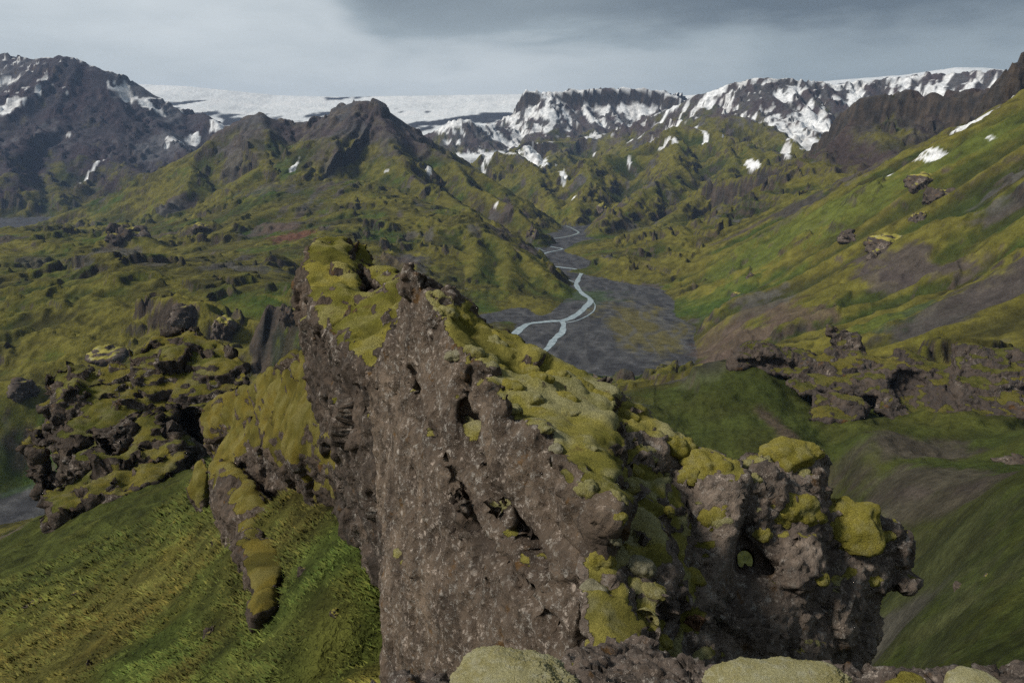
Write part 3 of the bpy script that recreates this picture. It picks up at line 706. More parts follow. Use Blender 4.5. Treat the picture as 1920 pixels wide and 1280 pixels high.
# -- the river: braided pale water on the gravel
mw = Mat('glacial_water', 0.25)
mw.color(mw.mix(mw.smooth(mw.noise(0.12, 5, 0.6), 0.3, 0.7), (.20, .26, .28), (.44, .51, .53)))
mw.b.inputs['Specular IOR Level'].default_value = 0.5
mw.bump(mw.noise(0.8, 4, 0.6), 0.15, 0.5)
def river(paths, z, name, label):
    V, F = [], []
    for pts, w0, w1 in paths:
        p = np.array([PZ(a, b, FLOOR)[:2] for a, b in pts])
        # smooth the course
        t = np.linspace(0, len(p) - 1, (len(p) - 1) * 14 + 1)
        i = np.clip(t.astype(int), 0, len(p) - 2); f = (t - i)[:, None]
        g = lambda k: p[np.clip(i + k, 0, len(p) - 1)]
        pp = 0.5 * (2 * g(0) + (g(1) - g(-1)) * f + (2 * g(-1) - 5 * g(0) + 4 * g(1) - g(2)) * f ** 2 + (-g(-1) + 3 * g(0) - 3 * g(1) + g(2)) * f ** 3)
        d = np.gradient(pp, axis=0); d /= np.linalg.norm(d, axis=1)[:, None]
        nrm = np.stack([-d[:, 1], d[:, 0]], 1)
        s = np.linspace(0, 1, len(pp)); w = (w0 + (w1 - w0) * s)
        jl = w * (1 + 0.75 * pn2(t * 0.9, t * 0, 5) + 0.3 * pn2(t * 2.3, t * 0, 6)); jr = w * (1 + 0.55 * pn2(t * 0.9, t * 0, 9) + 0.3 * pn2(t * 2.3, t * 0, 7))
        a = pp + nrm * jl[:, None] * 0.5; b = pp - nrm * jr[:, None] * 0.5
        o = len(V)
        for q, r_ in zip(a, b): V += [(*q, z), (*r_, z)]
        for k in range(len(pp) - 1): F.append((o + 2 * k, o + 2 * k + 1, o + 2 * k + 3, o + 2 * k + 2))
        z += 0.012
    me = mk_mesh(name, np.array(V), np.array(F), 4, mw)
    return link(name, me, label, 'river', 'structure')
river([([(1062, 424), (1076, 430), (1084, 437), (1062, 444), (1030, 449), (1014, 455), (1036, 463), (1054, 467), (1030, 473), (1011, 479), (1006, 487), (1012, 496), (1048, 501), (1080, 505), (1090, 511), (1084, 524), (1080, 534), (1091, 549), (1107, 562), (1098, 575), (1080, 590), (1060, 600), (1030, 603), (1000, 606), (975, 616), (955, 635), (940, 655)], 6.5, 14),
       ([(1052, 600), (1058, 612), (1050, 626), (1040, 636), (1030, 650), (1010, 670)], 11, 10),
       ([(1082, 530), (1068, 526), (1060, 521), (1062, 529)], 5, 3), ([(1107, 562), (1116, 572), (1110, 586), (1085, 600), (1058, 606)], 2.2, 3), ([(1014, 455), (1008, 463), (1018, 470), (1030, 473)], 4, 3)], FLOOR + 0.45, 'river', 'pale braided glacial river winding across the grey riverbed')

# ================================================================== rocks
from mathutils.bvhtree import BVHTree
def hull_bm(points):
    bm = bmesh.new()
    for p in points: bm.verts.new(tuple(p))
    r = bmesh.ops.convex_hull(bm, input=bm.verts)
    bmesh.ops.delete(bm, geom=[v for v in bm.verts if not v.link_faces], context='VERTS')
    bmesh.ops.recalc_face_normals(bm, faces=bm.faces)
    return bm
def voxel_union(blocks, voxel, holes=()):
    """union of convex blocks of rock (lists of points), minus ellipsoid hollows, as an even mesh"""
    bm = bmesh.new()
    for b in blocks:
        h = hull_bm(b); t = bpy.data.meshes.new('t'); h.to_mesh(t); h.free(); bm.from_mesh(t); bpy.data.meshes.remove(t)
    me = bpy.data.meshes.new('t'); bm.to_mesh(me); bm.free()
    o = bpy.data.objects.new('t', me); COL.objects.link(o)
    m = o.modifiers.new('r', 'REMESH'); m.mode = 'VOXEL'; m.voxel_size = voxel
    tmp = [o]
    for (ctr, axes) in holes:                               # axes: 3x3 matrix of semi-axes (rows)
        hb = bmesh.new(); bmesh.ops.create_icosphere(hb, subdivisions=3, radius=1.0)
        hm = bpy.data.meshes.new('t'); 
        for v in hb.verts:
            k = 1 + 0.35 * (random.random() - 0.5)
            v.co = Vector(np.asarray(ctr) + (np.array(v.co) @ np.asarray(axes)) * k)
        bmesh.ops.recalc_face_normals(hb, faces=hb.faces)
        hb.to_mesh(hm); hb.free()
        ho = bpy.data.objects.new('t', hm); COL.objects.link(ho); tmp.append(ho)
        b = o.modifiers.new('b', 'BOOLEAN'); b.operation = 'DIFFERENCE'; b.object = ho; b.solver = 'EXACT'
    if holes:
        m = o.modifiers.new('r2', 'REMESH'); m.mode = 'VOXEL'; m.voxel_size = voxel
    dg = bpy.context.evaluated_depsgraph_get(); dg.update()
    ev = o.evaluated_get(dg).to_mesh()
    v = np.empty(len(ev.vertices) * 3, np.float32); ev.vertices.foreach_get('co', v)
    f = np.array([tuple(p.vertices) for p in ev.polygons if len(p.vertices) == 4], np.int32)
    for t in tmp:
        d = t.data; bpy.data.objects.remove(t); bpy.data.meshes.remove(d)
    return v.reshape(-1, 3).astype(np.float64), f
def v_normals(v, f):
    n = np.cross(v[f[:, 2]] - v[f[:, 0]], v[f[:, 3]] - v[f[:, 1]])
    fi = f.ravel()
    out = np.stack([np.bincount(fi, np.repeat(n[:, k], 4), len(v)) for k in range(3)], 1)
    return out / np.maximum(np.linalg.norm(out, axis=1), 1e-12)[:, None]
def laplace(v, f, it=1, lam=0.5):
    a = f.ravel(); b = np.roll(f, -1, 1).ravel()
    cnt = np.maximum(np.bincount(a, minlength=len(v)) + np.bincount(b, minlength=len(v)), 1)
    for _ in range(it):
        acc = np.stack([np.bincount(a, v[b, k], len(v)) + np.bincount(b, v[a, k], len(v)) for k in range(3)], 1)
        v = v + lam * (acc / cnt[:, None] - v)
    return v
def crag(v, f, S, amp=1.0, seed=0, strata=0.0, fine=1.0, calm=None):
    """weather a blocky rock: S is the size of its large lumps in metres"""
    v = laplace(v, f, 2)
    n = v_normals(v, f)
    w = np.stack([pn3(v, 0.7 / S, seed + 1), pn3(v, 0.7 / S, seed + 2), pn3(v, 0.7 / S, seed + 3)], 1) * S * 0.35
    d = 0.22 * S * pn3(v + w, 1.0 / S, seed + 4) + 0.13 * S * (0.5 - np.abs(pn3(v + w, 2.1 / S, seed + 5)) * 1.6)
    v = v + n * (d * amp)[:, None]
    if calm is not None: amp = amp * (1 - calm)
    n = v_normals(v, f)
    for k, (fr, fa, ca) in enumerate(((1.3, 0.19, 0.015), (3.4, 0.085, 0.006), (8.5, 0.034, 0.003))):
        e_, cid, fc = worley3((v + w * 0.4) * np.array((1, 1, 0.8)), fr / S, seed + 6 + 20 * k, True)
        d = S * fa * (fc * 1.5 + 0.5 * (cid - 0.5)) - ca * S * (1 - ss(0.0, 0.16, e_))
        v = v + n * (d * amp * 1.15)[:, None]
        if k < 2: n = v_normals(laplace(v, f, 1), f)
    d = 0.02 * S * (0.5 - np.abs(pn3(v, 4.3 / S, seed + 7)) * 1.7)
    if strata:
        zz = v[:, 2] / (S * 0.45) + 0.8 * pn3(v, 0.6 / S, seed + 8)
        d = d + strata * S * 0.12 * np.sin(zz * 6.283)
    v = v + n * (d * amp)[:, None]
    n = v_normals(v, f)
    d = fine * (0.030 * S * pn3(v, 9 / S, seed + 9) + 0.018 * S * (0.5 - np.abs(pn3(v, 19 / S, seed + 10)) * 1.8) + 0.008 * S * pn3(v, 38 / S, seed + 11))
    v = v + n * d[:, None]
    return v
def moss_on(v, f, S, bias=0.0, seed=0, lump=0.35, lo=0.30, hi=0.62, extra=None, puff=1.0, flow=0.0):
    """moss settles on the tops; it swells into cushions"""
    n = v_normals(laplace(v, f, 3), f)
    m = n[:, 2] + 0.30 * pn3(v, 0.9 / S, seed + 21) + 0.22 * pn3(v, 3.0 / S, seed + 22) + bias
    if extra is not None: m = m + extra
    m = ss(lo, hi, m)
    sm = laplace(v, f, 12, 0.6); v = v + (sm - v) * (ss(0.15, 0.8, m) * 0.85)[:, None]
    n = v_normals(laplace(v, f, 2), f)
    fl = v @ np.array((0.80, -0.55, -0.2)); vs = (v - np.outer(fl * flow, (0.80, -0.55, -0.2))) * np.array((1, 1, 1.25))
    q = 0.525 / S / lump
    f1, f2, cid = worley3(vs, q * 1.15, seed + 30)
    hgt = 0.85 * np.clip(1 - f1 * 1.1, -0.1, 1) + 0.60 * pn3(vs, q * 0.7, seed + 31) + 0.30 * pn3(vs, q * 2.3, seed + 32) + 0.12 * pn3(vs, q * 5.0, seed + 33) - 0.2
    v = v + n * (m * lump * S * 0.36 * puff * hgt)[:, None]
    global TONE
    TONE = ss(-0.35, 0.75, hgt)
    n = v_normals(v, f)
    v = v + n * (m * S * lump * (0.05 * pn3(v, 9 / S / lump * 0.35, seed + 40) + 0.03 * pn3(v, 24 / S / lump * 0.35, seed + 41)))[:, None]
    return v, m
TONE = None
ROCK = {}
def rock_obj(name, v, f, mat, moss, label, cat, extra=None, group=None):
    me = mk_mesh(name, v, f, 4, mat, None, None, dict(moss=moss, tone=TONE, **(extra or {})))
    o = link(name, me, label, cat, None, group)
    ROCK[name + str(len(ROCK))] = (v, f)
    return o
def rock_mat(name, S, brown=(.150, .112, .085), dark=(.050, .042, .036), lich=0.65, mossA=(.385, .335, .080), mossB=(.240, .222, .042), pale=(.50, .47, .28), bumpd=1.0):
    """S: metres per unit of detail"""
    m = Mat(name, 0.92); m.b.inputs['Specular IOR Level'].default_value = 0.15
    wv = m.warp(1.5 / S, 0.25 * S)
    r = m.mix(m.smooth(m.noise(1.1 / S, 6, 0.65, vec=wv), 0.35, 0.65), dark, brown)
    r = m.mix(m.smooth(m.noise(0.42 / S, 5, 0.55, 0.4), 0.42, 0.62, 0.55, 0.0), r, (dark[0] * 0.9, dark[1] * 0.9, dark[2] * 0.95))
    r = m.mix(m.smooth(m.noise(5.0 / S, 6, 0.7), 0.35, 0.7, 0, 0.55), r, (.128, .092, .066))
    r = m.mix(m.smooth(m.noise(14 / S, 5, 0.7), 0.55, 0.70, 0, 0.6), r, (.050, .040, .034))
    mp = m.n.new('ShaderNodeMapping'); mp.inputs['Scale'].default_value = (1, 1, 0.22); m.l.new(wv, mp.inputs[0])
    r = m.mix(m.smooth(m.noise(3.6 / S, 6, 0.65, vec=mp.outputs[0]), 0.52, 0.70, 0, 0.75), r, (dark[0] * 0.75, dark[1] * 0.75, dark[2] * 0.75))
    # crusts of lichen: round pale spots of several sizes, thick here and absent there
    area = m.smooth(m.noise(0.7 / S, 6, 0.65), 0.56 - 0.25 * lich, 0.72 - 0.2 * lich)
    wv2 = m.warp(9 / S, 0.10 * S)
    sp1 = m.math('MULTIPLY', m.smooth(m.voro(6.0 / S, vec=wv2), 0.40, 0.24), m.smooth(m.noise(2.1 / S, 4, 0.65), 0.54, 0.64))
    sp2 = m.smooth(m.noise(7.5 / S, 7, 0.72, vec=wv2), 0.535, 0.59)
    sp3 = m.smooth(m.noise(24 / S, 5, 0.75), 0.55, 0.62)
    sp = m.math('MAXIMUM', sp1, m.math('MULTIPLY', sp2, m.smooth(m.noise(40 / S, 3, 0.7), 0.36, 0.55)))
    sp = m.math('MAXIMUM', sp, m.math('MULTIPLY', sp3, 0.6))
    sp = m.math('MULTIPLY', sp, area, True)
    lc = m.mix(m.smooth(m.noise(2.6 / S, 4, 0.6), 0.4, 0.62), (.42, .385, .34), (.50, .41, .34))
    r = m.mix(m.math('MULTIPLY', sp, 0.85), r, lc)
    r = m.mix(m.math('MULTIPLY', m.smooth(m.noise(1.9 / S, 5, 0.6, vec=wv), 0.62, 0.70), 0.7), r, (.135, .066, .014))   # rusty dry moss
    # moss
    g = m.mix(m.smooth(m.noise(0.55 / S, 5, 0.6), 0.40, 0.60), mossA, mossB)
    g = m.mix(m.smooth(m.noise(2.4 / S, 5, 0.65), 0.45, 0.75, 0, 0.6), g, (.29, .26, .075))
    g = m.mix(m.smooth(m.noise(1.3 / S, 5, 0.6), 0.53, 0.68, 0, 0.75), g, pale)
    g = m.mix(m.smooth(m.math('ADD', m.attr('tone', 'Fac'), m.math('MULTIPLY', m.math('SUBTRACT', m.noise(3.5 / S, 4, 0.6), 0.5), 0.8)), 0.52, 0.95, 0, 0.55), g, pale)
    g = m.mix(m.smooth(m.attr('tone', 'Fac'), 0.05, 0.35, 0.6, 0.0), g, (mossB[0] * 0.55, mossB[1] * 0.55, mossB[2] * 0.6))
    g = m.mix(m.smooth(m.noise(26 / S, 4, 0.7), 0.38, 0.62, 0.4, 0.0), g, (.085, .078, .015))
    g = m.mix(m.smooth(m.noise(3.1 / S, 6, 0.7), 0.60, 0.68, 0, 0.65), g, (.150, .105, .038))   # dead brown patches
    mk = m.attr('moss', 'Fac')
    edge = m.math('ADD', mk, m.math('MULTIPLY', m.math('SUBTRACT', m.noise(9 / S, 8, 0.8), 0.5), 1.5))
    fac = m.smooth(edge, 0.42, 0.58)
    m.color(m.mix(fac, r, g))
    chip = m.math('MULTIPLY', m.voro(7.0 / S, vec=wv), 0.55)
    hr = m.math('ADD', m.math('ADD', m.noise(6 / S, 10, 0.74), chip), m.math('MULTIPLY', sp, 0.08))
    hm = m.math('MULTIPLY', m.noise(36 / S, 5, 0.8), 0.62)
    hh = m.mix(fac, hr, hm)
    m.bump(hh, 0.10 * S * bumpd, 1.0)
    return m
def PP(*pts): return [P(*p) for p in pts]
def down(pts, z, push=0.0):
    """the same points dropped to height z (and pushed back from the viewer)"""
    return [np.array((p[0] * (1 + push), p[1] * (1 + push), z)) for p in pts]

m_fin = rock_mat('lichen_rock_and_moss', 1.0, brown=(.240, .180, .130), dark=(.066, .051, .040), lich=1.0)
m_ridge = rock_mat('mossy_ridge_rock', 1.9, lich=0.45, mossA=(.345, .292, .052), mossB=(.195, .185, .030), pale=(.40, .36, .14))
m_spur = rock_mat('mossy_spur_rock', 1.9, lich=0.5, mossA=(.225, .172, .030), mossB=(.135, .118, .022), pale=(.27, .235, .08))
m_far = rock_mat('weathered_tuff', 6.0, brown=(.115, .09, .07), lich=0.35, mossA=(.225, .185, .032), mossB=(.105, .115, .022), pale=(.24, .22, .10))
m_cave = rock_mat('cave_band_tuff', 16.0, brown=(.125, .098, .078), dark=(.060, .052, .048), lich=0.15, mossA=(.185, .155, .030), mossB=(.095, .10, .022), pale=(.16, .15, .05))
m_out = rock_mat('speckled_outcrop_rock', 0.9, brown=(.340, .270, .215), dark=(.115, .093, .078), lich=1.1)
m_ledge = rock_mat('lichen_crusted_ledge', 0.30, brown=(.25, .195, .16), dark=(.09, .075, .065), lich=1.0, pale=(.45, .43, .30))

# -- the rock fin
edge = PP((765, 535, 13.4), (782, 518, 13.0), (850, 690, 11.2), (920, 752, 10.0), (1040, 870, 8.2), (1118, 935, 7.3))
face = PP((742, 640, 14.2), (722, 960, 14.6), (718, 1100, 13.2), (716, 1280, 12.0), (905, 1330, 8.2), (1060, 1260, 6.9), (1090, 1090, 6.95), (1132, 1010, 7.0))
backs = PP((800, 520, 13.6), (900, 596, 13.1), (1000, 655, 12.5), (1100, 697, 11.9), (1160, 728, 11.3), (1150, 800, 9.9), (1155, 860, 9.0))
deep = down(PP((716, 1280, 12.0), (905, 1330, 8.2), (1060, 1260, 6.9)), -20) 
slabA = edge[:4] + face[:5] + [backs[0], backs[1], backs[2]] + down(PP((716, 1280, 12.5), (905, 1330, 8.4), (900, 700, 13.5), (1000, 700, 12.8)), -19)
slabB = edge[2:] + face[4:] + backs[2:] + down(PP((905, 1330, 8.2), (1060, 1260, 6.9), (1000, 700, 12.6), (1160, 760, 11.0)), -19) + PP((900, 1180, 9.4))
spire = PP((748, 600, 13.7), (760, 540, 13.5), (778, 512, 13.2), (800, 518, 13.3), (830, 560, 13.0), (850, 640, 12.0), (860, 720, 11.2), (735, 650, 14.0), (700, 720, 14.6), (760, 820, 13.6)) + PP((812, 540, 15.0))
rib2 = PP((690, 690, 15.4), (742, 640, 14.6), (700, 760, 15.0), (722, 900, 14.8), (728, 985, 14.7), (790, 700, 13.6), (780, 900, 13.2)) + down(PP((722, 985, 14.8), (790, 900, 13.4), (740, 640, 16.5)), -18)
ledg = PP((860, 700, 11.3), (918, 742, 10.1), (1030, 862, 8.35), (1100, 905, 7.5), (940, 740, 10.4), (1060, 850, 8.6), (1120, 900, 7.7), (870, 690, 11.6)) + [p + np.array((-.16, -.12, -.5)) for p in PP((880, 730, 10.9), (1000, 840, 8.9), (1090, 915, 7.6))]
lump = PP((1075, 800, 9.4), (1110, 765, 9.9), (1150, 775, 9.9), (1164, 800, 9.6), (1155, 850, 9.0), (1150, 900, 8.6), (1120, 930, 8.0), (1160, 930, 8.4)) + PP((1130, 980, 7.6), (1165, 780, 10.8))
def stone(c_, r_, g_, sq=(1, 1, 1)):
    q = g_.normal(size=(9, 3)); q /= np.linalg.norm(q, axis=1)[:, None]
    return list(np.asarray(c_) + q * r_ * np.asarray(sq) * g_.uniform(0.75, 1.1, (9, 1)))
gs = np.random.default_rng(4)
bits = []
for k in range(26):                                     # stones sitting along the crest
    i = gs.uniform(0, len(edge) - 1.001); i0 = int(i); e_ = edge[i0] + (edge[i0 + 1] - edge[i0]) * (i - i0)
    bits.append(stone(e_ + gs.normal(0, 0.10, 3) + np.array((0.08, 0.05, -0.12)), gs.uniform(0.16, 0.42), gs, (1, 1.2, 0.9)))
fq = [np.array(P(*p)) for p in ((742, 640, 14.2), (722, 960, 14.6), (716, 1280, 12.0), (905, 1330, 8.2), (1060, 1260, 6.9), (1132, 1010, 7.0), (1040, 870, 8.2), (850, 690, 11.2))]
for k in range(46):                                     # long plates and ribs standing a little proud of the face
    w_ = gs.dirichlet(np.ones(len(fq)) * 0.6); ctr_ = sum(a * b for a, b in zip(w_, fq))
    L_ = gs.uniform(0.5, 1.6); th_ = gs.uniform(0.05, 0.13); wd_ = gs.uniform(0.2, 0.55)
    q = gs.uniform(-1, 1, (10, 3)) * np.array((wd_, th_ * 1.4, L_))
    ax = np.array((-0.35, 0.87, 0.0)); nx = np.array((-0.88, -0.42, 0.2)); up_ = np.array((0.12, -0.22, 0.97))
    bits.append(list(ctr_ + q[:, :1] * ax + q[:, 1:2] * nx + q[:, 2:] * up_))
v, f = voxel_union([slabA, slabB, spire, rib2, ledg, lump] + bits, 0.060)
# the face is broken by one long slanting crack
cal = 0.70 * ss(0.45, 0.8, v_normals(laplace(v, f, 8), f) @ np.array((-0.88, -0.47, 0.0)))
dg_ = np.array((0.28, -0.52, -0.81)); al = v @ dg_
e_, cid, fc = worley3(v - np.outer(al * 0.62, dg_), 0.55, 91, True)
v = v + v_normals(laplace(v, f, 4), f) * ((0.20 * fc + 0.10 * (cid - 0.5)) * ss(13.2, 12.2, v[:, 1]))[:, None]
v = crag(v, f, 1.25, 0.50, 3, 0.0, 1.0, cal)
bt = BVHTree.FromPolygons([tuple(a) for a in v], [tuple(int(i) for i in a) for a in f])
def on_fin(px, py):
    h = bt.ray_cast(Vector((0, 0, 0)), Vector(ray(px, py)).normalized())
    return np.array(h[0]) if h[0] is not None else P(px, py, 10)
for line, dp, wd_ in (([(866, 728), (884, 790), (900, 850), (926, 930), (962, 1000), (1010, 1060)], 0.48, 0.30), ([(770, 700), (800, 800), (846, 900), (905, 1010), (975, 1110), (1040, 1180)], 0.22, 0.20), ([(800, 640), (812, 760), (835, 900), (850, 1000)], 0.16, 0.13), ([(770, 880), (778, 1030), (768, 1200)], 0.13, 0.12),
                      ([(1000, 880), (1022, 975), (1075, 1040)], 0.15, 0.13), ([(960, 1080), (1010, 1110), (1075, 1100)], 0.10, 0.12), ([(880, 1130), (890, 1210), (880, 1270)], 0.12, 0.14)):
    q = [on_fin(*p) for p in line]
    n = v_normals(v, f); wob = 0.05 * np.stack([pn3(v, 1.6, 70), pn3(v, 1.6, 71), pn3(v, 1.6, 72)], 1)
    dm = np.full(len(v), 9.0)
    for a_, b_ in zip(q[:-1], q[1:]):
        t_ = b_ - a_; L_ = np.linalg.norm(t_); t_ = t_ / L_; w_ = v + wob - a_
        s_ = np.clip(w_ @ t_, 0, L_); dm = np.minimum(dm, np.linalg.norm(w_ - s_[:, None] * t_, axis=1))
    v = v - n * (dp * ss(wd_, 0.0, dm))[:, None]
n = v_normals(laplace(v, f, 6), f)
fdir = np.array((-0.90, -0.42, 0.1))
ex_ = -0.55 * ss(0.35, 0.75, n @ fdir)
gx = v[:, 0] - np.interp(v[:, 1], [e_[1] for e_ in edge[::-1]], [e_[0] for e_ in edge[::-1]])
ex_ = ex_ - 0.45 * ss(0.42, 0.10, gx) * ss(11.8, 10.2, v[:, 1]) - 0.7 * ss(12.4, 13.0, v[:, 1]) + 0.18 * ss(0.4, 1.0, gx)
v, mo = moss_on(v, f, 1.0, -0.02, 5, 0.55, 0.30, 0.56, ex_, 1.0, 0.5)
rock_obj('rock_fin', v, f, m_fin, mo, 'steep brown rock fin with a flat lichen-spotted face and mossy top', 'rock')
FIN = BVHTree.FromPolygons([tuple(a) for a in v], [tuple(int(i) for i in a) for a in f])

# -- the mossy ridge running on behind it
top = PP((588, 458, 30.5), (612, 450, 32), (645, 446, 33), (668, 452, 33.5), (568, 492, 28), (575, 545, 26.5), (602, 612, 23), (640, 690, 19.2), (688, 692, 17.6), (740, 640, 18.6), (765, 560, 22))
shA = PP((588, 458, 30.5), (612, 450, 32), (645, 446, 33), (566, 500, 28), (572, 545, 26.5), (602, 612, 23), (690, 600, 23), (660, 520, 29), (660, 470, 32), (615, 500, 29)) + down(PP((590, 500, 30), (610, 640, 23), (690, 640, 23), (660, 500, 31)), -14)
shB = PP((602, 612, 23), (640, 690, 19.2), (688, 692, 17.6), (745, 640, 18.2), (765, 545, 23), (660, 560, 25), (720, 540, 25)) + PP((612, 660, 22.6), (652, 775, 20), (722, 945, 16.6), (735, 1000, 15.9)) + down(PP((650, 800, 20), (735, 960, 16.6), (760, 640, 20)), -15)
shC = PP((640, 452, 33), (690, 455, 34), (699, 470, 34), (697, 490, 33), (650, 500, 31), (660, 470, 33)) + down(PP((645, 470, 33), (695, 480, 34)), -9)
shD = PP((660, 490, 32), (700, 496, 31), (740, 508, 29), (775, 515, 27), (770, 545, 25), (700, 530, 28)) + down(PP((690, 500, 31), (775, 540, 27)), -9.5)
shE = PP((566, 495, 28.5), (560, 540, 29), (556, 575, 29), (565, 600, 28), (590, 610, 26), (585, 500, 29)) + down(PP((568, 560, 29), (595, 620, 26)), -12)
v, f = voxel_union([shA, shB, shC, shD, shE], 0.105)
v = crag(v, f, 2.2, 0.55, 13)
n = v_normals(laplace(v, f, 5), f)
ex_ = -0.5 * ss(0.3, 0.7, n @ np.array((-0.8, -0.55, 0.0))) + 0.10
v, mo = moss_on(v, f, 2.0, 0.0, 15, 0.30, 0.42, 0.66, ex_, 0.7)
rock_obj('rock_ridge', v, f, m_ridge, mo, 'narrow ridge with a thick yellow-green moss top, behind the brown rock fin', 'rock')

# -- the spur that leaves the ridge to the left, with a thin rib of rock running down from it
s1 = PP((604, 622, 29), (560, 655, 32), (520, 680, 35), (480, 703, 38), (470, 730, 38), (560, 870, 27), (500, 840, 31), (640, 850, 22.5), (690, 900, 19.5), (640, 740, 25)) + down(PP((600, 700, 30), (480, 740, 40), (620, 800, 28)), -18)
s2 = PP((475, 712, 39), (430, 728, 41), (392, 750, 42), (382, 775, 42), (388, 800, 41), (470, 790, 38), (520, 780, 36)) + down(PP((395, 780, 43), (480, 780, 40)), -22)
s3 = PP((470, 775, 37), (520, 768, 34), (560, 800, 31), (440, 800, 39), (420, 815, 39), (400, 845, 39), (395, 880, 38), (480, 860, 35), (540, 850, 31.5)) + down(PP((400, 880, 39), (540, 850, 32), (480, 880, 36)), -24)
s4 = PP((395, 865, 37), (412, 850, 36.5), (440, 880, 35), (408, 930, 33.5), (440, 985, 30), (468, 960, 30), (484, 1000, 28), (452, 1040, 27), (530, 985, 27.5), (510, 930, 31)) + down(PP((410, 930, 36.5), (470, 990, 33)), -25)
s5 = PP((446, 1000, 27), (480, 985, 27.5), (496, 1060, 22.8), (462, 1080, 22.2), (512, 1130, 19.7), (476, 1150, 19.2), (514, 1105, 20.6), (540, 1050, 23.4)) + down(PP((470, 1060, 30), (495, 1130, 27)), -26)
s6 = PP((356, 905, 46), (362, 870, 47), (382, 850, 46), (392, 880, 45), (385, 930, 44), (360, 925, 45)) + down(PP((365, 900, 46),), -30)
v, f = voxel_union([s1, s2, s3, s4, s5, s6], 0.15)
v = crag(v, f, 2.6, 0.42, 23)
n = v_normals(laplace(v, f, 5), f)
v, mo = moss_on(v, f, 2.0, 0.52, 25, 0.30, 0.48, 0.72, -0.75 * ss(-7, -8, v[:, 0]) * ss(-14.8, -16.2, v[:, 2]) * ss(36, 33, v[:, 1]), 0.7)
rock_obj('rock_spur', v, f, m_spur, mo, 'moss-draped rock spur with a thin dark rib running down the grass slope', 'rock')

# -- dark outcrop on the edge of the slope, left
o1 = PP((238, 662, 112), (262, 642, 114), (300, 614, 118), (345, 607, 119), (372, 618, 118), (415, 640, 115), (446, 655, 112), (462, 690, 108), (470, 720, 105), (420, 760, 102), (250, 770, 102)) + down(PP((300, 760, 116), (420, 760, 112)), -62)
o2 = PP((82, 705, 106), (105, 690, 108), (150, 702, 107), (200, 708, 107), (240, 690, 109), (330, 720, 106), (80, 760, 102), (110, 840, 96), (150, 870, 92), (300, 870, 92), (330, 800, 99)) + down(PP((110, 840, 106), (300, 840, 104)), -64)
o3 = PP((300, 800, 97), (345, 830, 93), (330, 880, 86), (260, 925, 80), (110, 960, 79), (78, 940, 82), (100, 900, 86), (170, 860, 90)) + down(PP((110, 950, 84), (330, 860, 92)), -62)
o4 = PP((240, 790, 98), (300, 770, 99), (345, 815, 93), (330, 845, 90), (250, 840, 91), (200, 830, 93))
o5 = PP((60, 800, 108), (75, 790, 108), (95, 830, 104), (70, 850, 102), (45, 835, 106)) + down(PP((70, 830, 106),), -60)
o6 = PP((10, 1000, 78), (60, 950, 82), (110, 940, 80), (90, 985, 75), (30, 1020, 74)) + down(PP((50, 990, 80),), -60)
v, f = voxel_union([o1, o2, o3, o4, o5], 0.36)
v = crag(v, f, 7.5, 0.9, 33)
v, mo = moss_on(v, f, 6.0, -0.06, 35, 0.16, 0.42, 0.72, None, 0.6)
rock_obj('rock_outcrop', v, f, m_far, mo, 'dark craggy outcrop on the edge of the left grass slope', 'rock')

# -- the cave band: cliffs of layered tuff along the right-hand ridge
k1 = PP((1362, 690, 345), (1372, 668, 348), (1392, 650, 350), (1440, 645, 350), (1490, 658, 348), (1560, 690, 340), (1600, 705, 335), (1550, 722, 330), (1490, 690, 336), (1430, 672, 342)) + PP((1400, 640, 375), (1560, 670, 365))
k1b = PP((1500, 670, 345), (1560, 650, 350), (1640, 660, 345), (1700, 690, 335), (1660, 740, 318), (1560, 738, 320), (1530, 725, 325)) + down(PP((1560, 720, 345), (1680, 720, 345)), -135)
k2 = PP((1548, 612, 360), (1556, 606, 360), (1590, 614, 358), (1612, 622, 357), (1622, 645, 355), (1560, 640, 357), (1575, 668, 350), (1640, 690, 345)) + down(PP((1585, 640, 362), (1620, 650, 360)), -120)
k2b = PP((1605, 655, 350), (1640, 668, 347), (1640, 690, 343), (1605, 685, 344)) + down(PP((1620, 680, 352),), -120)
k3 = PP((1680, 648, 345), (1700, 652, 344), (1712, 672, 340), (1660, 680, 340), (1720, 690, 338), (1790, 688, 330), (1640, 720, 328), (1640, 770, 310), (1820, 770, 305), (1700, 800, 300), (1790, 800, 298)) + down(PP((1660, 760, 335), (1820, 760, 330)), -145)
k4 = PP((1784, 648, 330), (1800, 640, 331), (1840, 645, 329), (1920, 662, 322), (2060, 660, 315), (1800, 680, 322), (1790, 700, 318), (1800, 790, 296), (1920, 790, 292), (2060, 780, 285)) + down(PP((1800, 760, 325), (2060, 760, 310)), -145)
k5 = PP((1530, 735, 318), (1600, 730, 316), (1640, 760, 308), (1600, 790, 296), (1555, 790, 297), (1510, 800, 295), (1498, 818, 290), (1540, 780, 302)) + down(PP((1590, 780, 315),), -140)
k6 = PP((1465, 708, 330), (1500, 712, 328), (1540, 740, 318), (1500, 745, 316), (1475, 722, 325)) + PP((1520, 715, 345))
cave = P(1738, 742, 306); und = P(1560, 818, 282); und2 = P(1740, 690, 318); arch = P(1430, 693, 333)
E3 = lambda a, b, c_: np.diag((a, b, c_))
v, f = voxel_union([k1, k1b, k2, k2b, k3, k4, k5, k6], 0.95,
                   [(cave, E3(11, 30, 12)), (und, E3(20, 18, 8)), (und2, E3(14, 14, 7)), (arch, E3(24, 14, 6.5)), (P(1700, 775, 296), E3(9, 8, 3)), (P(1640, 758, 300), E3(12, 7, 2.6)), (P(1900, 735, 302), E3(40, 5, 2.2))])
v = crag(v, f, 12, 0.5, 43, 0.5)
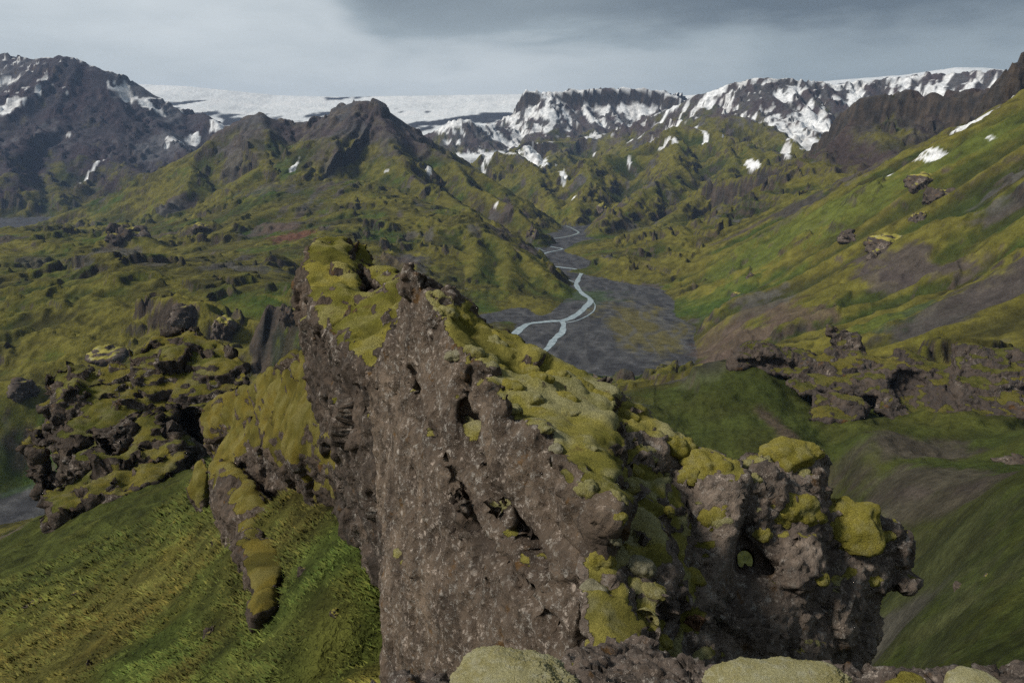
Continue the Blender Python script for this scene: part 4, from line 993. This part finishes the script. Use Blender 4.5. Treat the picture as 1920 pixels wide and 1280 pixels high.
v, mo = moss_on(v, f, 10, -0.30, 45, 0.12, 0.45, 0.66)
rock_obj('cliff_band', v, f, m_cave, mo, 'layered dark cliff with a cave and mossy overhangs on the right-hand ridge', 'cliff')

# -- the outcrop with a window, right of the fin
r1 = PP((1235, 800, 10.9), (1300, 828, 10.4), (1380, 862, 9.9), (1400, 880, 9.6), (1250, 900, 9.9), (1240, 1000, 9.2), (1300, 1130, 8.4), (1330, 900, 9.5), (1370, 1000, 9.1), (1365, 1130, 8.6), (1320, 1270, 7.8), (1220, 1100, 8.4)) + down(PP((1250, 900, 12.0), (1380, 900, 11.2), (1320, 1270, 8.0)), -13)
r2 = PP((1400, 862, 10.1), (1428, 838, 10.6), (1510, 836, 10.8), (1551, 846, 10.6), (1549, 930, 10.0), (1440, 925, 9.6), (1400, 900, 9.6), (1410, 960, 9.5)) + PP((1480, 850, 11.8), (1540, 860, 11.8), (1545, 935, 11.6), (1420, 960, 11.2))
r3 = PP((1372, 890, 9.7), (1440, 930, 9.6), (1540, 935, 9.8), (1548, 1000, 9.5), (1542, 1085, 9.1), (1500, 1110, 8.9), (1440, 1050, 9.2), (1416, 1000, 9.4), (1380, 980, 9.5)) + PP((1380, 920, 11.2), (1540, 960, 11.4), (1540, 1080, 10.8), (1420, 1020, 10.8))
r4 = PP((1540, 940, 10.2), (1580, 940, 10.3), (1640, 978, 10.2), (1690, 992, 10.2), (1719, 1015, 10.1), (1722, 1060, 10.0), (1720, 1102, 9.8), (1650, 1118, 9.5), (1560, 1060, 9.5), (1600, 1130, 9.4), (1550, 1110, 9.2)) + PP((1560, 960, 11.6), (1700, 1020, 11.3), (1700, 1090, 10.9))
r5 = PP((1300, 1080, 8.9), (1380, 1075, 9.1), (1440, 1075, 9.1), (1540, 1080, 9.2), (1620, 1130, 9.3), (1590, 1200, 9.1), (1575, 1290, 8.9), (1480, 1290, 8.2), (1320, 1290, 7.7)) + PP((1320, 1090, 11), (1540, 1090, 11), (1580, 1150, 10.6)) + down(PP((1580, 1290, 9.2), (1320, 1290, 8.2), (1540, 1150, 11)), -14)
r8 = PP((1540, 1090, 9.6), (1600, 1110, 9.7), (1660, 1118, 9.9), (1640, 1150, 9.7), (1605, 1200, 9.5), (1590, 1290, 9.2), (1500, 1290, 8.9), (1540, 1090, 11), (1640, 1110, 11)) + down(PP((1590, 1290, 10),), -14)
r7 = PP((1340, 950, 9.7), (1450, 950, 9.8), (1455, 1110, 9.35), (1340, 1110, 9.1)) + PP((1340, 950, 10.8), (1450, 950, 10.8), (1455, 1110, 10.4), (1340, 1110, 10.3))
r6 = PP((1500, 1000, 9.2), (1545, 1010, 9.2), (1545, 1100, 8.9), (1500, 1115, 8.75), (1455, 1060, 9.0), (1470, 1010, 9.3)) + PP((1530, 1050, 10))
d = ray(1397, 1050); d = d / np.linalg.norm(d); ctr = P(1397, 1050, 9.6)
uu = np.cross(d, (0, 0, 1)); uu /= np.linalg.norm(uu); vv_ = np.cross(uu, d)
v, f = voxel_union([r1, r2, r3, r4, r5, r6, r7, r8], 0.055, [(ctr, np.stack([uu * 0.15, d * 3.2, vv_ * 0.19]))])
# keep the window open while weathering
q = v - ctr; axd = np.linalg.norm(q - (q @ d)[:, None] * d, axis=1)
v2 = crag(v, f, 1.0, 0.52, 53, 0.0, 1.6)
keepw = ss(0.20, 0.60, axd)[:, None]
v = v * (1 - keepw) + v2 * keepw
v, mo = moss_on(v, f, 1.0, -0.38, 55, 0.40, 0.40, 0.62)
mo = mo * ss(0.3, 0.6, axd)
rock_obj('rock_outcrop', v, f, m_out, mo, 'lichen-speckled rock outcrop pierced by a small window, right of the fin', 'rock')
OUT = BVHTree.FromPolygons([tuple(a) for a in v], [tuple(int(i) for i in a) for a in f])

# -- the rubbly saddle between the fin and the outcrop
g1 = PP((1120, 960, 8.0), (1160, 880, 9.0), (1185, 820, 10.2), (1215, 790, 11.0), (1250, 815, 10.8), (1250, 900, 10.0), (1240, 1000, 9.2), (1250, 1100, 8.3), (1290, 1180, 7.5), (1330, 1270, 6.8), (1230, 1290, 5.6), (1120, 1230, 5.9), (1090, 1120, 6.6), (1120, 1030, 7.2)) + down(PP((1120, 1230, 6.0), (1330, 1290, 6.8), (1250, 850, 11), (1120, 980, 8.5)), -12)
g2 = PP((1120, 712, 11.6), (1165, 732, 11.3), (1205, 762, 11.1), (1245, 800, 10.7), (1275, 820, 10.4), (1190, 860, 9.6), (1150, 800, 10.2), (1260, 900, 9.8)) + down(PP((1165, 740, 12.5), (1275, 830, 11.5), (1190, 860, 9.8)), -9)
v, f = voxel_union([g1, g2], 0.054)
v = crag(v, f, 0.9, 0.85, 63)
v, mo = moss_on(v, f, 0.8, -0.10, 65, 0.4, 0.38, 0.60)
rock_obj('rock_saddle', v, f, m_out, mo, 'rubbly mossy saddle between the brown fin and the pierced outcrop', 'rock')
SAD = BVHTree.FromPolygons([tuple(a) for a in v], [tuple(int(i) for i in a) for a in f])

# -- the ledge at the photographer's feet
def slab(pts, thick=1.1): return pts + [p + np.array((0, -0.1, -thick)) for p in pts]
l1 = slab(PP((700, 1282, 2.25), (745, 1262, 2.35), (785, 1254, 2.4), (860, 1275, 2.3), (1000, 1290, 2.2), (1000, 1400, 1.7), (700, 1400, 1.7)))
l2 = slab(PP((1000, 1262, 2.4), (1050, 1236, 2.6), (1130, 1212, 2.9), (1200, 1205, 3.0), (1240, 1222, 2.9), (1290, 1245, 2.7), (1340, 1262, 2.5), (1340, 1400, 1.7), (980, 1400, 1.7)))
l3 = slab(PP((1330, 1268, 2.5), (1480, 1262, 2.5), (1580, 1262, 2.5), (1640, 1266, 2.5), (1720, 1258, 2.6), (1800, 1264, 2.5), (1800, 1420, 1.7), (1330, 1420, 1.7)))
l4 = slab(PP((1780, 1272, 2.4), (1850, 1262, 2.5), (1890, 1250, 2.6), (1930, 1246, 2.6), (2050, 1260, 2.5), (2050, 1420, 1.7), (1780, 1420, 1.7)))
l5 = slab(PP((880, 1300, 2.2), (1060, 1270, 2.3), (1060, 1400, 1.7), (800, 1400, 1.7)))
v, f = voxel_union([l1, l2, l3, l4, l5], 0.0150)
v = crag(v, f, 0.16, 1.0, 73, 0.0, 1.4)
v, mo = moss_on(v, f, 0.25, -0.75, 75, 0.25, 0.30, 0.55)
LEDGE = rock_obj('rock_ledge', v, f, m_ledge, mo, 'lichen-crusted rock ledge along the bottom edge', 'rock')
LED = BVHTree.FromPolygons([tuple(a) for a in v], [tuple(int(i) for i in a) for a in f])
# the stand the camera is held over
v, f = voxel_union([[np.array(p) for p in ((-1.2, 1.75, -2.45), (2.4, 1.8, -2.5), (2.8, -1.5, -2.1), (-1.5, -1.5, -2.0), (-1.6, 1.5, -8), (3, 1.6, -8), (3, -2, -8), (-2, -2, -8))]], 0.16)
v = crag(v, f, 0.9, 0.3, 83)
link('rock_base', mk_mesh('rock_base', v, f, 4, m_fin, None, None, dict(moss=np.zeros(len(v)), tone=np.zeros(len(v)))), parent=LEDGE)
print('rocks', round(time.time() - T0, 1))

# ================================================================== moss cushions
def cushion_mat(name, a, b, tip, S):
    m = Mat(name, 0.95); m.b.inputs['Specular IOR Level'].default_value = 0.08
    col = m.mix(m.smooth(m.noise(1.6 / S, 5, 0.6), 0.38, 0.62), a, b)
    col = m.mix(m.smooth(m.noise(3.3 / S, 6, 0.7), 0.60, 0.70, 0, 0.6), col, (a[0] * 0.42, a[1] * 0.36, a[2] * 0.5))
    col = m.mix(m.smooth(m.noise(6 / S, 5, 0.65), 0.42, 0.70, 0, 0.7), col, tip)
    fz = m.noise(45 / S, 5, 0.8)
    col = m.mix(m.smooth(fz, 0.40, 0.60, 0.5, 0.0), col, (a[0] * 0.3, a[1] * 0.28, a[2] * 0.2))
    m.color(col)
    b0 = m.bump(m.noise(7 / S, 5, 0.6), 0.05 * S, 0.6)
    m.bump(fz, 0.06 * S, 1.0, b0)
    return m
MC_Y = cushion_mat('yellow_moss', (.40, .345, .075), (.30, .265, .050), (.46, .42, .19), 1.0)
MC_P = cushion_mat('pale_moss', (.42, .39, .17), (.34, .30, .09), (.50, .48, .30), 1.0)
MC_G = cushion_mat('grey_moss', (.40, .37, .25), (.32, .29, .16), (.48, .46, .36), 1.0)
MC_F = cushion_mat('foreground_moss', (.54, .50, .27), (.44, .39, .17), (.66, .64, .46), 0.22)
TREES = [FIN, OUT, SAD, LED]
def land_on(px, py):
    d = ray(px, py); d = d / np.linalg.norm(d); best = None
    for t in TREES:
        h = t.ray_cast(Vector((0, 0, 0)), Vector(d))
        if h[0] is not None and (best is None or h[3] < best[3]): best = h
    return best
ncush = 0
ORD = ['first', 'second', 'third', 'fourth', 'fifth', 'sixth', 'seventh', 'eighth', 'ninth', 'tenth', 'eleventh', 'twelfth', 'thirteenth', 'fourteenth']
def cushion(px, py, wpx, mat, label, group=None, aspect=1.3, tall=0.55, tilt=0.35, nu=40, nv=16, lumps=1.0, sink=0.5):
    """a swollen cushion of moss rooted where the pixel's line of sight meets the rock"""
    global ncush
    h = land_on(px, py)
    if h is None: print('no rock at', px, py); return
    ncush += 1
    loc = np.array(h[0]); nr = np.array(h[1]); nr = nr * tilt + np.array((0, 0, 1)) * (1 - tilt); nr /= np.linalg.norm(nr)
    R = wpx / 2 / FPX * h[3]; Rflow = 780 < px < 1260 and py < 1190
    t = np.cross(nr, (0.3, 1, 0)); t /= np.linalg.norm(t); s = np.cross(nr, t)
    t = np.array((0.80, -0.45, -0.3)) if Rflow else np.array((1.0, 0.1 * math.sin(ncush), 0)); t = t - nr * (t @ nr); t /= np.linalg.norm(t); s = np.cross(nr, t)
    th = np.linspace(0, 2 * math.pi, nu, endpoint=False); ph = np.linspace(0, 1, nv)
    TH, PH = np.meshgrid(th, ph)
    a = PH * math.pi * 0.62
    x = np.sin(a) ** 0.8 * np.cos(TH); y = np.sin(a) ** 0.8 * np.sin(TH) / aspect; z = np.cos(a) * tall + 0.0
    q = np.stack([x, y, z], 2).reshape(-1, 3)
    k = 1 + lumps * (0.38 * pn3(q, 0.9, ncush) + 0.20 * pn3(q, 2.2, ncush + 50) + 0.05 * pn3(q, 6.0, ncush + 90) + 0.02 * pn3(q, 16.0, ncush + 120))
    if nu > 150: k = k + 0.035 * pn3(q, 28.0, ncush + 130) + 0.030 * pn3(q, 62.0, ncush + 140)
    f1_, f2_, _c = worley3(q, 2.3, ncush + 7); k = k + 0.13 * lumps * (np.clip(1 - f1_ * 1.3, -0.2, 1) - 0.3)
    q = q * k[:, None]
    v = loc + R * (q[:, :1] * t + q[:, 1:2] * s + (q[:, 2:3] - tall * sink) * nr)
    i = np.arange(nu * nv).reshape(nv, nu)
    f = np.stack([i[:-1], np.roll(i[:-1], -1, 1), np.roll(i[1:], -1, 1), i[1:]], 2).reshape(-1, 4)[:, ::-1]
    ctr = v.mean(0)
    me = mk_mesh('moss_cushion', v - ctr, f, 4, mat)
    o = link('moss_cushion', me, label, 'moss', None, group); o.location = ctr
    return o
G1 = 'moss cushions on the brown fin'; L1 = 'pale round moss cushion growing on the top edge of the brown fin'
for i_, (px, py, w_) in enumerate(sorted((((838, 583, 44), (852, 662, 42), (884, 656, 46), (1043, 838, 30), (1108, 838, 26), (962, 765, 40), (1000, 742, 46), (1068, 772, 40), (1020, 800, 34), (930, 640, 46))), key=lambda q: q[1])):
    cushion(px, py, w_, MC_P if w_ % 3 else MC_G, f'pale round moss cushion on the brown fin, {ORD[i_]} down from its spire', G1)
G1b = 'yellow moss cushions on the brown fin'; L1b = 'yellow-green moss cushion in the thick moss on top of the brown fin'
for i_, (px, py, w_) in enumerate(sorted((((900, 612, 70), (950, 640, 60), (940, 690, 80), (985, 690, 60), (1010, 700, 60), (1045, 700, 60), (960, 720, 70), (1060, 740, 70), (1100, 720, 60), (1130, 740, 60), (1010, 770, 60), (870, 590, 60), (1170, 770, 60), (1200, 790, 50))), key=lambda q: q[0])):
    cushion(px, py, w_, MC_Y, f'yellow-green moss swelling on top of the brown fin, {ORD[i_]} to the right of its spire', G1b, 1.9, 0.42, 0.6, 48, 18, 1.0, 0.62)
cushion(1101, 912, 44, MC_P, 'large pale moss cushion on the near corner of the brown fin', None, 1.1, 0.8, 0.5)
G2 = 'moss cushions in the rubbly saddle'; L2 = 'pale moss cushion in the rubbly saddle beside the brown fin'
for i_, (px, py, w_, m_) in enumerate(sorted((((1182, 905, 46, MC_P), (1160, 965, 38, MC_Y), (1200, 1062, 52, MC_G), (1190, 880, 40, MC_Y), (1225, 1105, 40, MC_P), (1150, 1010, 36, MC_G), (1212, 1160, 44, MC_P), (1245, 1200, 40, MC_Y), (1165, 930, 40, MC_P), (1180, 1030, 34, MC_Y))), key=lambda q: q[1])):
    cushion(px, py, w_, m_, f'moss cushion in the rubbly saddle beside the brown fin, {ORD[i_]} from the top', G2, 1.4, 0.5, 0.6)
cushion(1127, 1056, 50, MC_Y, 'bright yellow moss cushion at the foot of the fin, in the saddle', None, 1.2, 0.75, 0.6)
cushion(1114, 1104, 50, MC_G, 'grey moss cushion at the foot of the fin, below the bright yellow one', None, 1.3, 0.7, 0.6)
cushion(1272, 828, 76, MC_Y, 'rounded moss cushion at the left end of the pierced outcrop top', None, 1.4, 0.6, 0.3, 56, 24)
cushion(1350, 868, 118, MC_Y, 'broad draping moss cushion on the pierced outcrop, between two smaller ones', None, 1.3, 0.50, 0.6, 110, 44, 1.3, 0.6)
cushion(1484, 846, 132, MC_Y, 'wide moss cushion capping the highest block of the pierced outcrop', None, 2.0, 0.32, 0.25, 110, 44, 1.3)
cushion(1495, 962, 112, MC_Y, 'thick yellow moss cushion on the face of the pierced outcrop above the window', None, 1.6, 0.45, 0.65, 110, 44, 1.3, 0.6)
cushion(1588, 985, 104, MC_Y, 'large drooping moss cushion on the outer step of the pierced outcrop', None, 1.15, 0.55, 0.65, 110, 44, 1.3, 0.6)
G3 = 'small moss cushions on the pierced outcrop'; L3 = 'small moss cushion on the dark face of the pierced outcrop'
for i_, (px, py, w_, m_) in enumerate(sorted((((1292, 890, 44, MC_Y), (1340, 972, 64, MC_Y), (1305, 1078, 46, MC_Y), (1415, 896, 30, MC_P), (1430, 1003, 32, MC_Y), (1662, 1000, 30, MC_Y), (1400, 868, 30, MC_P), (1505, 886, 26, MC_P), (1256, 960, 24, MC_Y), (1640, 1085, 28, MC_Y), (1545, 1085, 30, MC_Y))), key=lambda q: q[0])):
    cushion(px, py, w_, m_, f'small moss cushion on the dark pierced outcrop, {ORD[i_]} from its left end', G3, 1.3, 0.5, 0.6)
cushion(965, 1292, 252, MC_F, 'big pale moss cushion on the foreground ledge, bottom middle', None, 1.15, 0.24, 0.0, 270, 110, 0.75, 0.15)
cushion(1462, 1286, 236, MC_F, 'long pale moss cushion with a yellow skirt on the foreground ledge', None, 1.8, 0.20, 0.0, 270, 100, 0.9, 0.15)
cushion(1826, 1284, 80, MC_F, 'small pale moss cushion on the foreground ledge, bottom right', None, 1.4, 0.5, 0.0, 90, 40, 0.5, 0.2)
cushion(1700, 1282, 56, MC_Y, 'small bright green-yellow moss cushion low on the foreground ledge', None, 1.4, 0.5, 0.0, 60, 26, 0.6, 0.2)

# ================================================================== loose rocks and crags standing on the slopes
def boulder_mesh(seed, mat, sub=4, S=0.9, mossb=-0.1, angular=1.0):
    r_ = np.random.default_rng(seed)
    pts = r_.normal(size=(16, 3)); pts /= np.linalg.norm(pts, axis=1)[:, None]; pts *= r_.uniform(0.7, 1.1, (16, 1)); pts[:, 2] *= 0.8
    v, f = voxel_union([list(pts)], 0.075)
    v = crag(v, f, S, 0.8, seed)
    n = v_normals(laplace(v, f, 2), f)
    mo = ss(0.45, 0.75, n[:, 2] + 0.3 * pn3(v, 2.0, seed + 3) + mossb)
    return mk_mesh('rock', v, f, 4, mat, None, None, dict(moss=mo, tone=np.full(len(v), 0.4)))
m_bould = rock_mat('boulder_rock', 0.55, brown=(.10, .08, .065), lich=0.4)
BM = [boulder_mesh(200 + k, m_bould, mossb=-0.4 if k % 2 else -0.15) for k in range(4)]
def rock_at(px, py, wpx, hpx, k, label, name='rock', sink=0.62, cat='rock', rz=None, group=None):
    p = hit(px, py); D = np.linalg.norm(p)
    if cat == 'crag': hpx = max(hpx, 0.75 * wpx); sink = 0.7
    o = link(name, BM[k % 4], label, cat, None, group)
    sx = wpx / 2 / FPX * D; sz = hpx / 2 / FPX * D
    o.location = p + np.array((0, 0, sz * (1 - 2 * sink) * 0.5))
    o.scale = (sx, sx * 0.9, sz); o.rotation_euler = (0.15 * math.sin(px), 0.15 * math.cos(py), (px * 0.37) % 6.28 if rz is None else rz)
    return o
rock_at(335, 980, 34, 22, 0, 'mossy dark boulder on the grass slope left of the rock rib')
rock_at(62, 1138, 38, 24, 1, 'dark boulder half sunk in the lower left grass slope')
rock_at(145, 1112, 20, 14, 2, 'small dark stone above the sunken boulder on the left slope')
rock_at(395, 1185, 34, 26, 3, 'angular dark rock in the grass below the rock rib')
rock_at(408, 1018, 26, 30, 0, 'dark mossy rock beside the thin rock rib on the grass slope')
rock_at(568, 1070, 30, 22, 1, 'dark rock in the hollow between the rib and the fin')
rock_at(630, 1150, 30, 30, 2, 'dark earthy rock on the bright green grass by the fin')
rock_at(170, 1248, 14, 26, 3, 'small upright dark rock near the lower left corner')
rock_at(355, 1215, 12, 18, 0, 'little dark stone in the grass, lower left slope')
rock_at(1806, 1102, 36, 22, 1, 'lone dark boulder on the green slope, right of the pierced outcrop')
rock_at(1858, 1082, 18, 8, 2, 'flat grey stone on the green slope above the lone boulder')
rock_at(1905, 868, 60, 34, 3, 'dark rock hump on the slope at the right edge')
rock_at(1728, 340, 60, 26, 0, 'flat dark crag high on the long green slope', 'crag', cat='crag')
rock_at(1765, 368, 62, 52, 1, 'mossy knob of rock on the long green slope, below the flat crag', 'crag', cat='crag')
rock_at(1722, 412, 30, 50, 2, 'tall narrow crag on the long green slope', 'crag', cat='crag')
rock_at(1590, 445, 46, 20, 3, 'low rock wall on the green slope, left end', 'crag', cat='crag')
rock_at(1660, 458, 76, 26, 0, 'mossy rock ledge on the green slope above the scree', 'crag', cat='crag')
rock_at(1640, 482, 30, 34, 1, 'dark crag under the mossy ledge on the green slope', 'crag', cat='crag')
rock_at(1380, 553, 30, 16, 2, 'dark rock on the green slope above the riverbed bank', 'crag', cat='crag')
rock_at(1410, 518, 22, 14, 3, 'small crag on the green slope, uphill of the riverbank rock', 'crag', cat='crag')
rock_at(1328, 778, 12, 14, 0, 'small grey boulder on the green slope below the riverbed')
rock_at(240, 438, 80, 40, 1, 'dark round crag on the rim of the left hills', 'crag', cat='crag')
rock_at(378, 428, 46, 30, 2, 'square dark crag in front of the twin-topped mountain', 'crag', cat='crag')
rock_at(345, 590, 70, 46, 3, 'mossy crag above the green hollow, left of the ridge', 'crag', cat='crag')
rock_at(420, 612, 60, 60, 0, 'dark cliff crag at the head of the green hollow', 'crag', cat='crag')
rock_at(545, 590, 50, 64, 1, 'dark rock tower between the hollow and the mossy ridge', 'crag', cat='crag')
rock_at(205, 668, 90, 34, 2, 'long dark cliff in the green hollow behind the left outcrop', 'crag', cat='crag')
rock_at(40, 728, 60, 40, 3, 'dark mossy crag at the left edge above the river', 'crag', cat='crag')
rock_at(1128, 400, 40, 60, 0, 'dark cliff tower on the right wall of the river gorge', 'crag', cat='crag')
rock_at(1000, 440, 30, 60, 1, 'dark cliff tower on the left wall of the river gorge', 'crag', cat='crag')

# the orange rock lodged in the saddle
h = land_on(1302, 1172)
if h is not None:
    R = 30 / FPX * h[3]
    m_or = rock_mat('orange_rock', 0.4, brown=(.34, .175, .085), dark=(.22, .12, .07), lich=0.15)
    o = link('rock', boulder_mesh(311, m_or, mossb=-2), 'orange-brown angular rock lodged in the saddle', 'rock')
    o.location = h[0]; o.scale = (R * 0.62, R * 0.62, R * 1.05); o.rotation_euler = (0.3, -0.5, 0.6)

# ================================================================== grass on the near slopes
def ground_z(a, r):
    j = np.interp(a, az[:NCF], np.arange(NCF)); i = np.interp(np.log(r), np.log(RR), np.arange(NR))
    j0 = np.clip(j.astype(int), 0, NCF - 2); i0 = np.clip(i.astype(int), 0, NR - 2); fj = j - j0; fi = i - i0
    zz = (Z[i0, j0] * (1 - fi) + Z[i0 + 1, j0] * fi) * (1 - fj) + (Z[i0, j0 + 1] * (1 - fi) + Z[i0 + 1, j0 + 1] * fi) * fj
    cc = colr[i0, j0]
    return zz, cc
def grass(n, a0, a1, r0, r1, blades, size, label, seed):
    g = np.random.default_rng(seed)
    a = g.uniform(a0, a1, n); r = np.exp(g.uniform(math.log(r0), math.log(r1), n))
    cl = pn2(np.sin(a) * r / 1.6, np.cos(a) * r / 1.6, 3) + 0.6 * pn2(np.sin(a) * r / 6, np.cos(a) * r / 6, 4)
    k = cl + g.normal(0, 0.25, n) > -0.12
    a, r, cl = a[k], r[k], cl[k]; n = len(a)
    zz, cc = ground_z(a, r)
    p = np.stack([r * np.sin(a), r * np.cos(a), zz], 1)
    V = np.empty((n, blades, 3, 3)); 
    hgt = size * g.uniform(0.5, 1.3, (n, blades)) * (1 + 0.5 * ss(-0.1, 0.5, cl))[:, None] * (np.clip(r / 30, 0.8, 2.0))[:, None]
    th = g.uniform(0, 2 * np.pi, (n, blades)); lean = g.uniform(0.2, 0.9, (n, blades))
    off = g.normal(0, 0.5, (n, blades, 2)) * size
    bx = p[:, None, 0] + off[..., 0]; by = p[:, None, 1] + off[..., 1]
    bz = p[:, None, 2] - 0.06 - 0.0 * off[..., 0]
    wd = hgt * g.uniform(0.10, 0.22, (n, blades))
    sx, sy = np.cos(th + 1.57) * wd, np.sin(th + 1.57) * wd
    V[..., 0, :] = np.stack([bx - sx, by - sy, bz], 2); V[..., 1, :] = np.stack([bx + sx, by + sy, bz], 2)
    dx = np.cos(th) * lean * hgt - 0.5 * hgt; dy = np.sin(th) * lean * hgt - 0.35 * hgt      # the tufts hang downhill
    V[..., 2, :] = np.stack([bx + dx, by + dy, bz + hgt * 0.9], 2)
    T = V.reshape(-1, 3, 3); nn = np.cross(T[:, 1] - T[:, 0], T[:, 2] - T[:, 0]); fl = nn @ np.array((-0.35, -0.25, 0.9)) < 0
    T[fl] = T[fl][:, ::-1]
    F = np.arange(n * blades * 3).reshape(-1, 3)
    tone = g.uniform(0.7, 1.7, (n, 1)) * np.ones((1, 3)); tone[:, 0] *= g.uniform(0.85, 1.15, n)
    col = np.repeat(cc * tone * 1.15, blades * 3, axis=0)
    me = mk_mesh('grass', V.reshape(-1, 3), F, 3, m_grass, np.broadcast_to(np.array((-0.35, -0.25, 0.9)), (n * blades * 3, 3)), col)
    return link('grass', me, label, 'grass', 'stuff')
m_grass = Mat('grass_blades', 0.8); m_grass.color(m_grass.attr('Col')); m_grass.b.inputs['Specular IOR Level'].default_value = 0.1
grass(66000, -0.80, -0.10, 13, 75, 3, 0.16, 'olive and green grass tufts on the steep slope, lower left', 5)
print('small things', round(time.time() - T0, 1))

# ================================================================== haze in the valley air
mh = bpy.data.materials.new('haze'); mh.use_nodes = True; mh.node_tree.nodes.clear()
ho = mh.node_tree.nodes.new('ShaderNodeOutputMaterial'); hv = mh.node_tree.nodes.new('ShaderNodeVolumePrincipled')
hv.inputs['Color'].default_value = (.42, .62, 1.0, 1); hv.inputs['Density'].default_value = 3.6e-5; hv.inputs['Anisotropy'].default_value = 0.1
mh.node_tree.links.new(hv.outputs[0], ho.inputs['Volume'])
x_, y_, zlo, zhi = 14300.0, 14300.0, float(Z.min()) - 1.0, float(Z.max()) + 20.0
bv = np.array([(sx * x_, sy * y_, z_) for z_ in (zlo, zhi) for sx, sy in ((-1, -1), (1, -1), (1, 1), (-1, 1))])
me = mk_mesh('haze', bv, np.array([(0, 3, 2, 1), (4, 5, 6, 7), (0, 1, 5, 4), (1, 2, 6, 5), (2, 3, 7, 6), (3, 0, 4, 7)]), 4, mh, smooth=False)
link('haze', me, 'thin bluish haze in the valley air', 'haze', 'stuff')
print('tris', sum(sum(len(p.vertices) - 2 for p in o.data.polygons) if len(o.data.polygons) < 3000 else len(o.data.loops) - 2 * len(o.data.polygons) for o in scene.objects if o.type == 'MESH'))
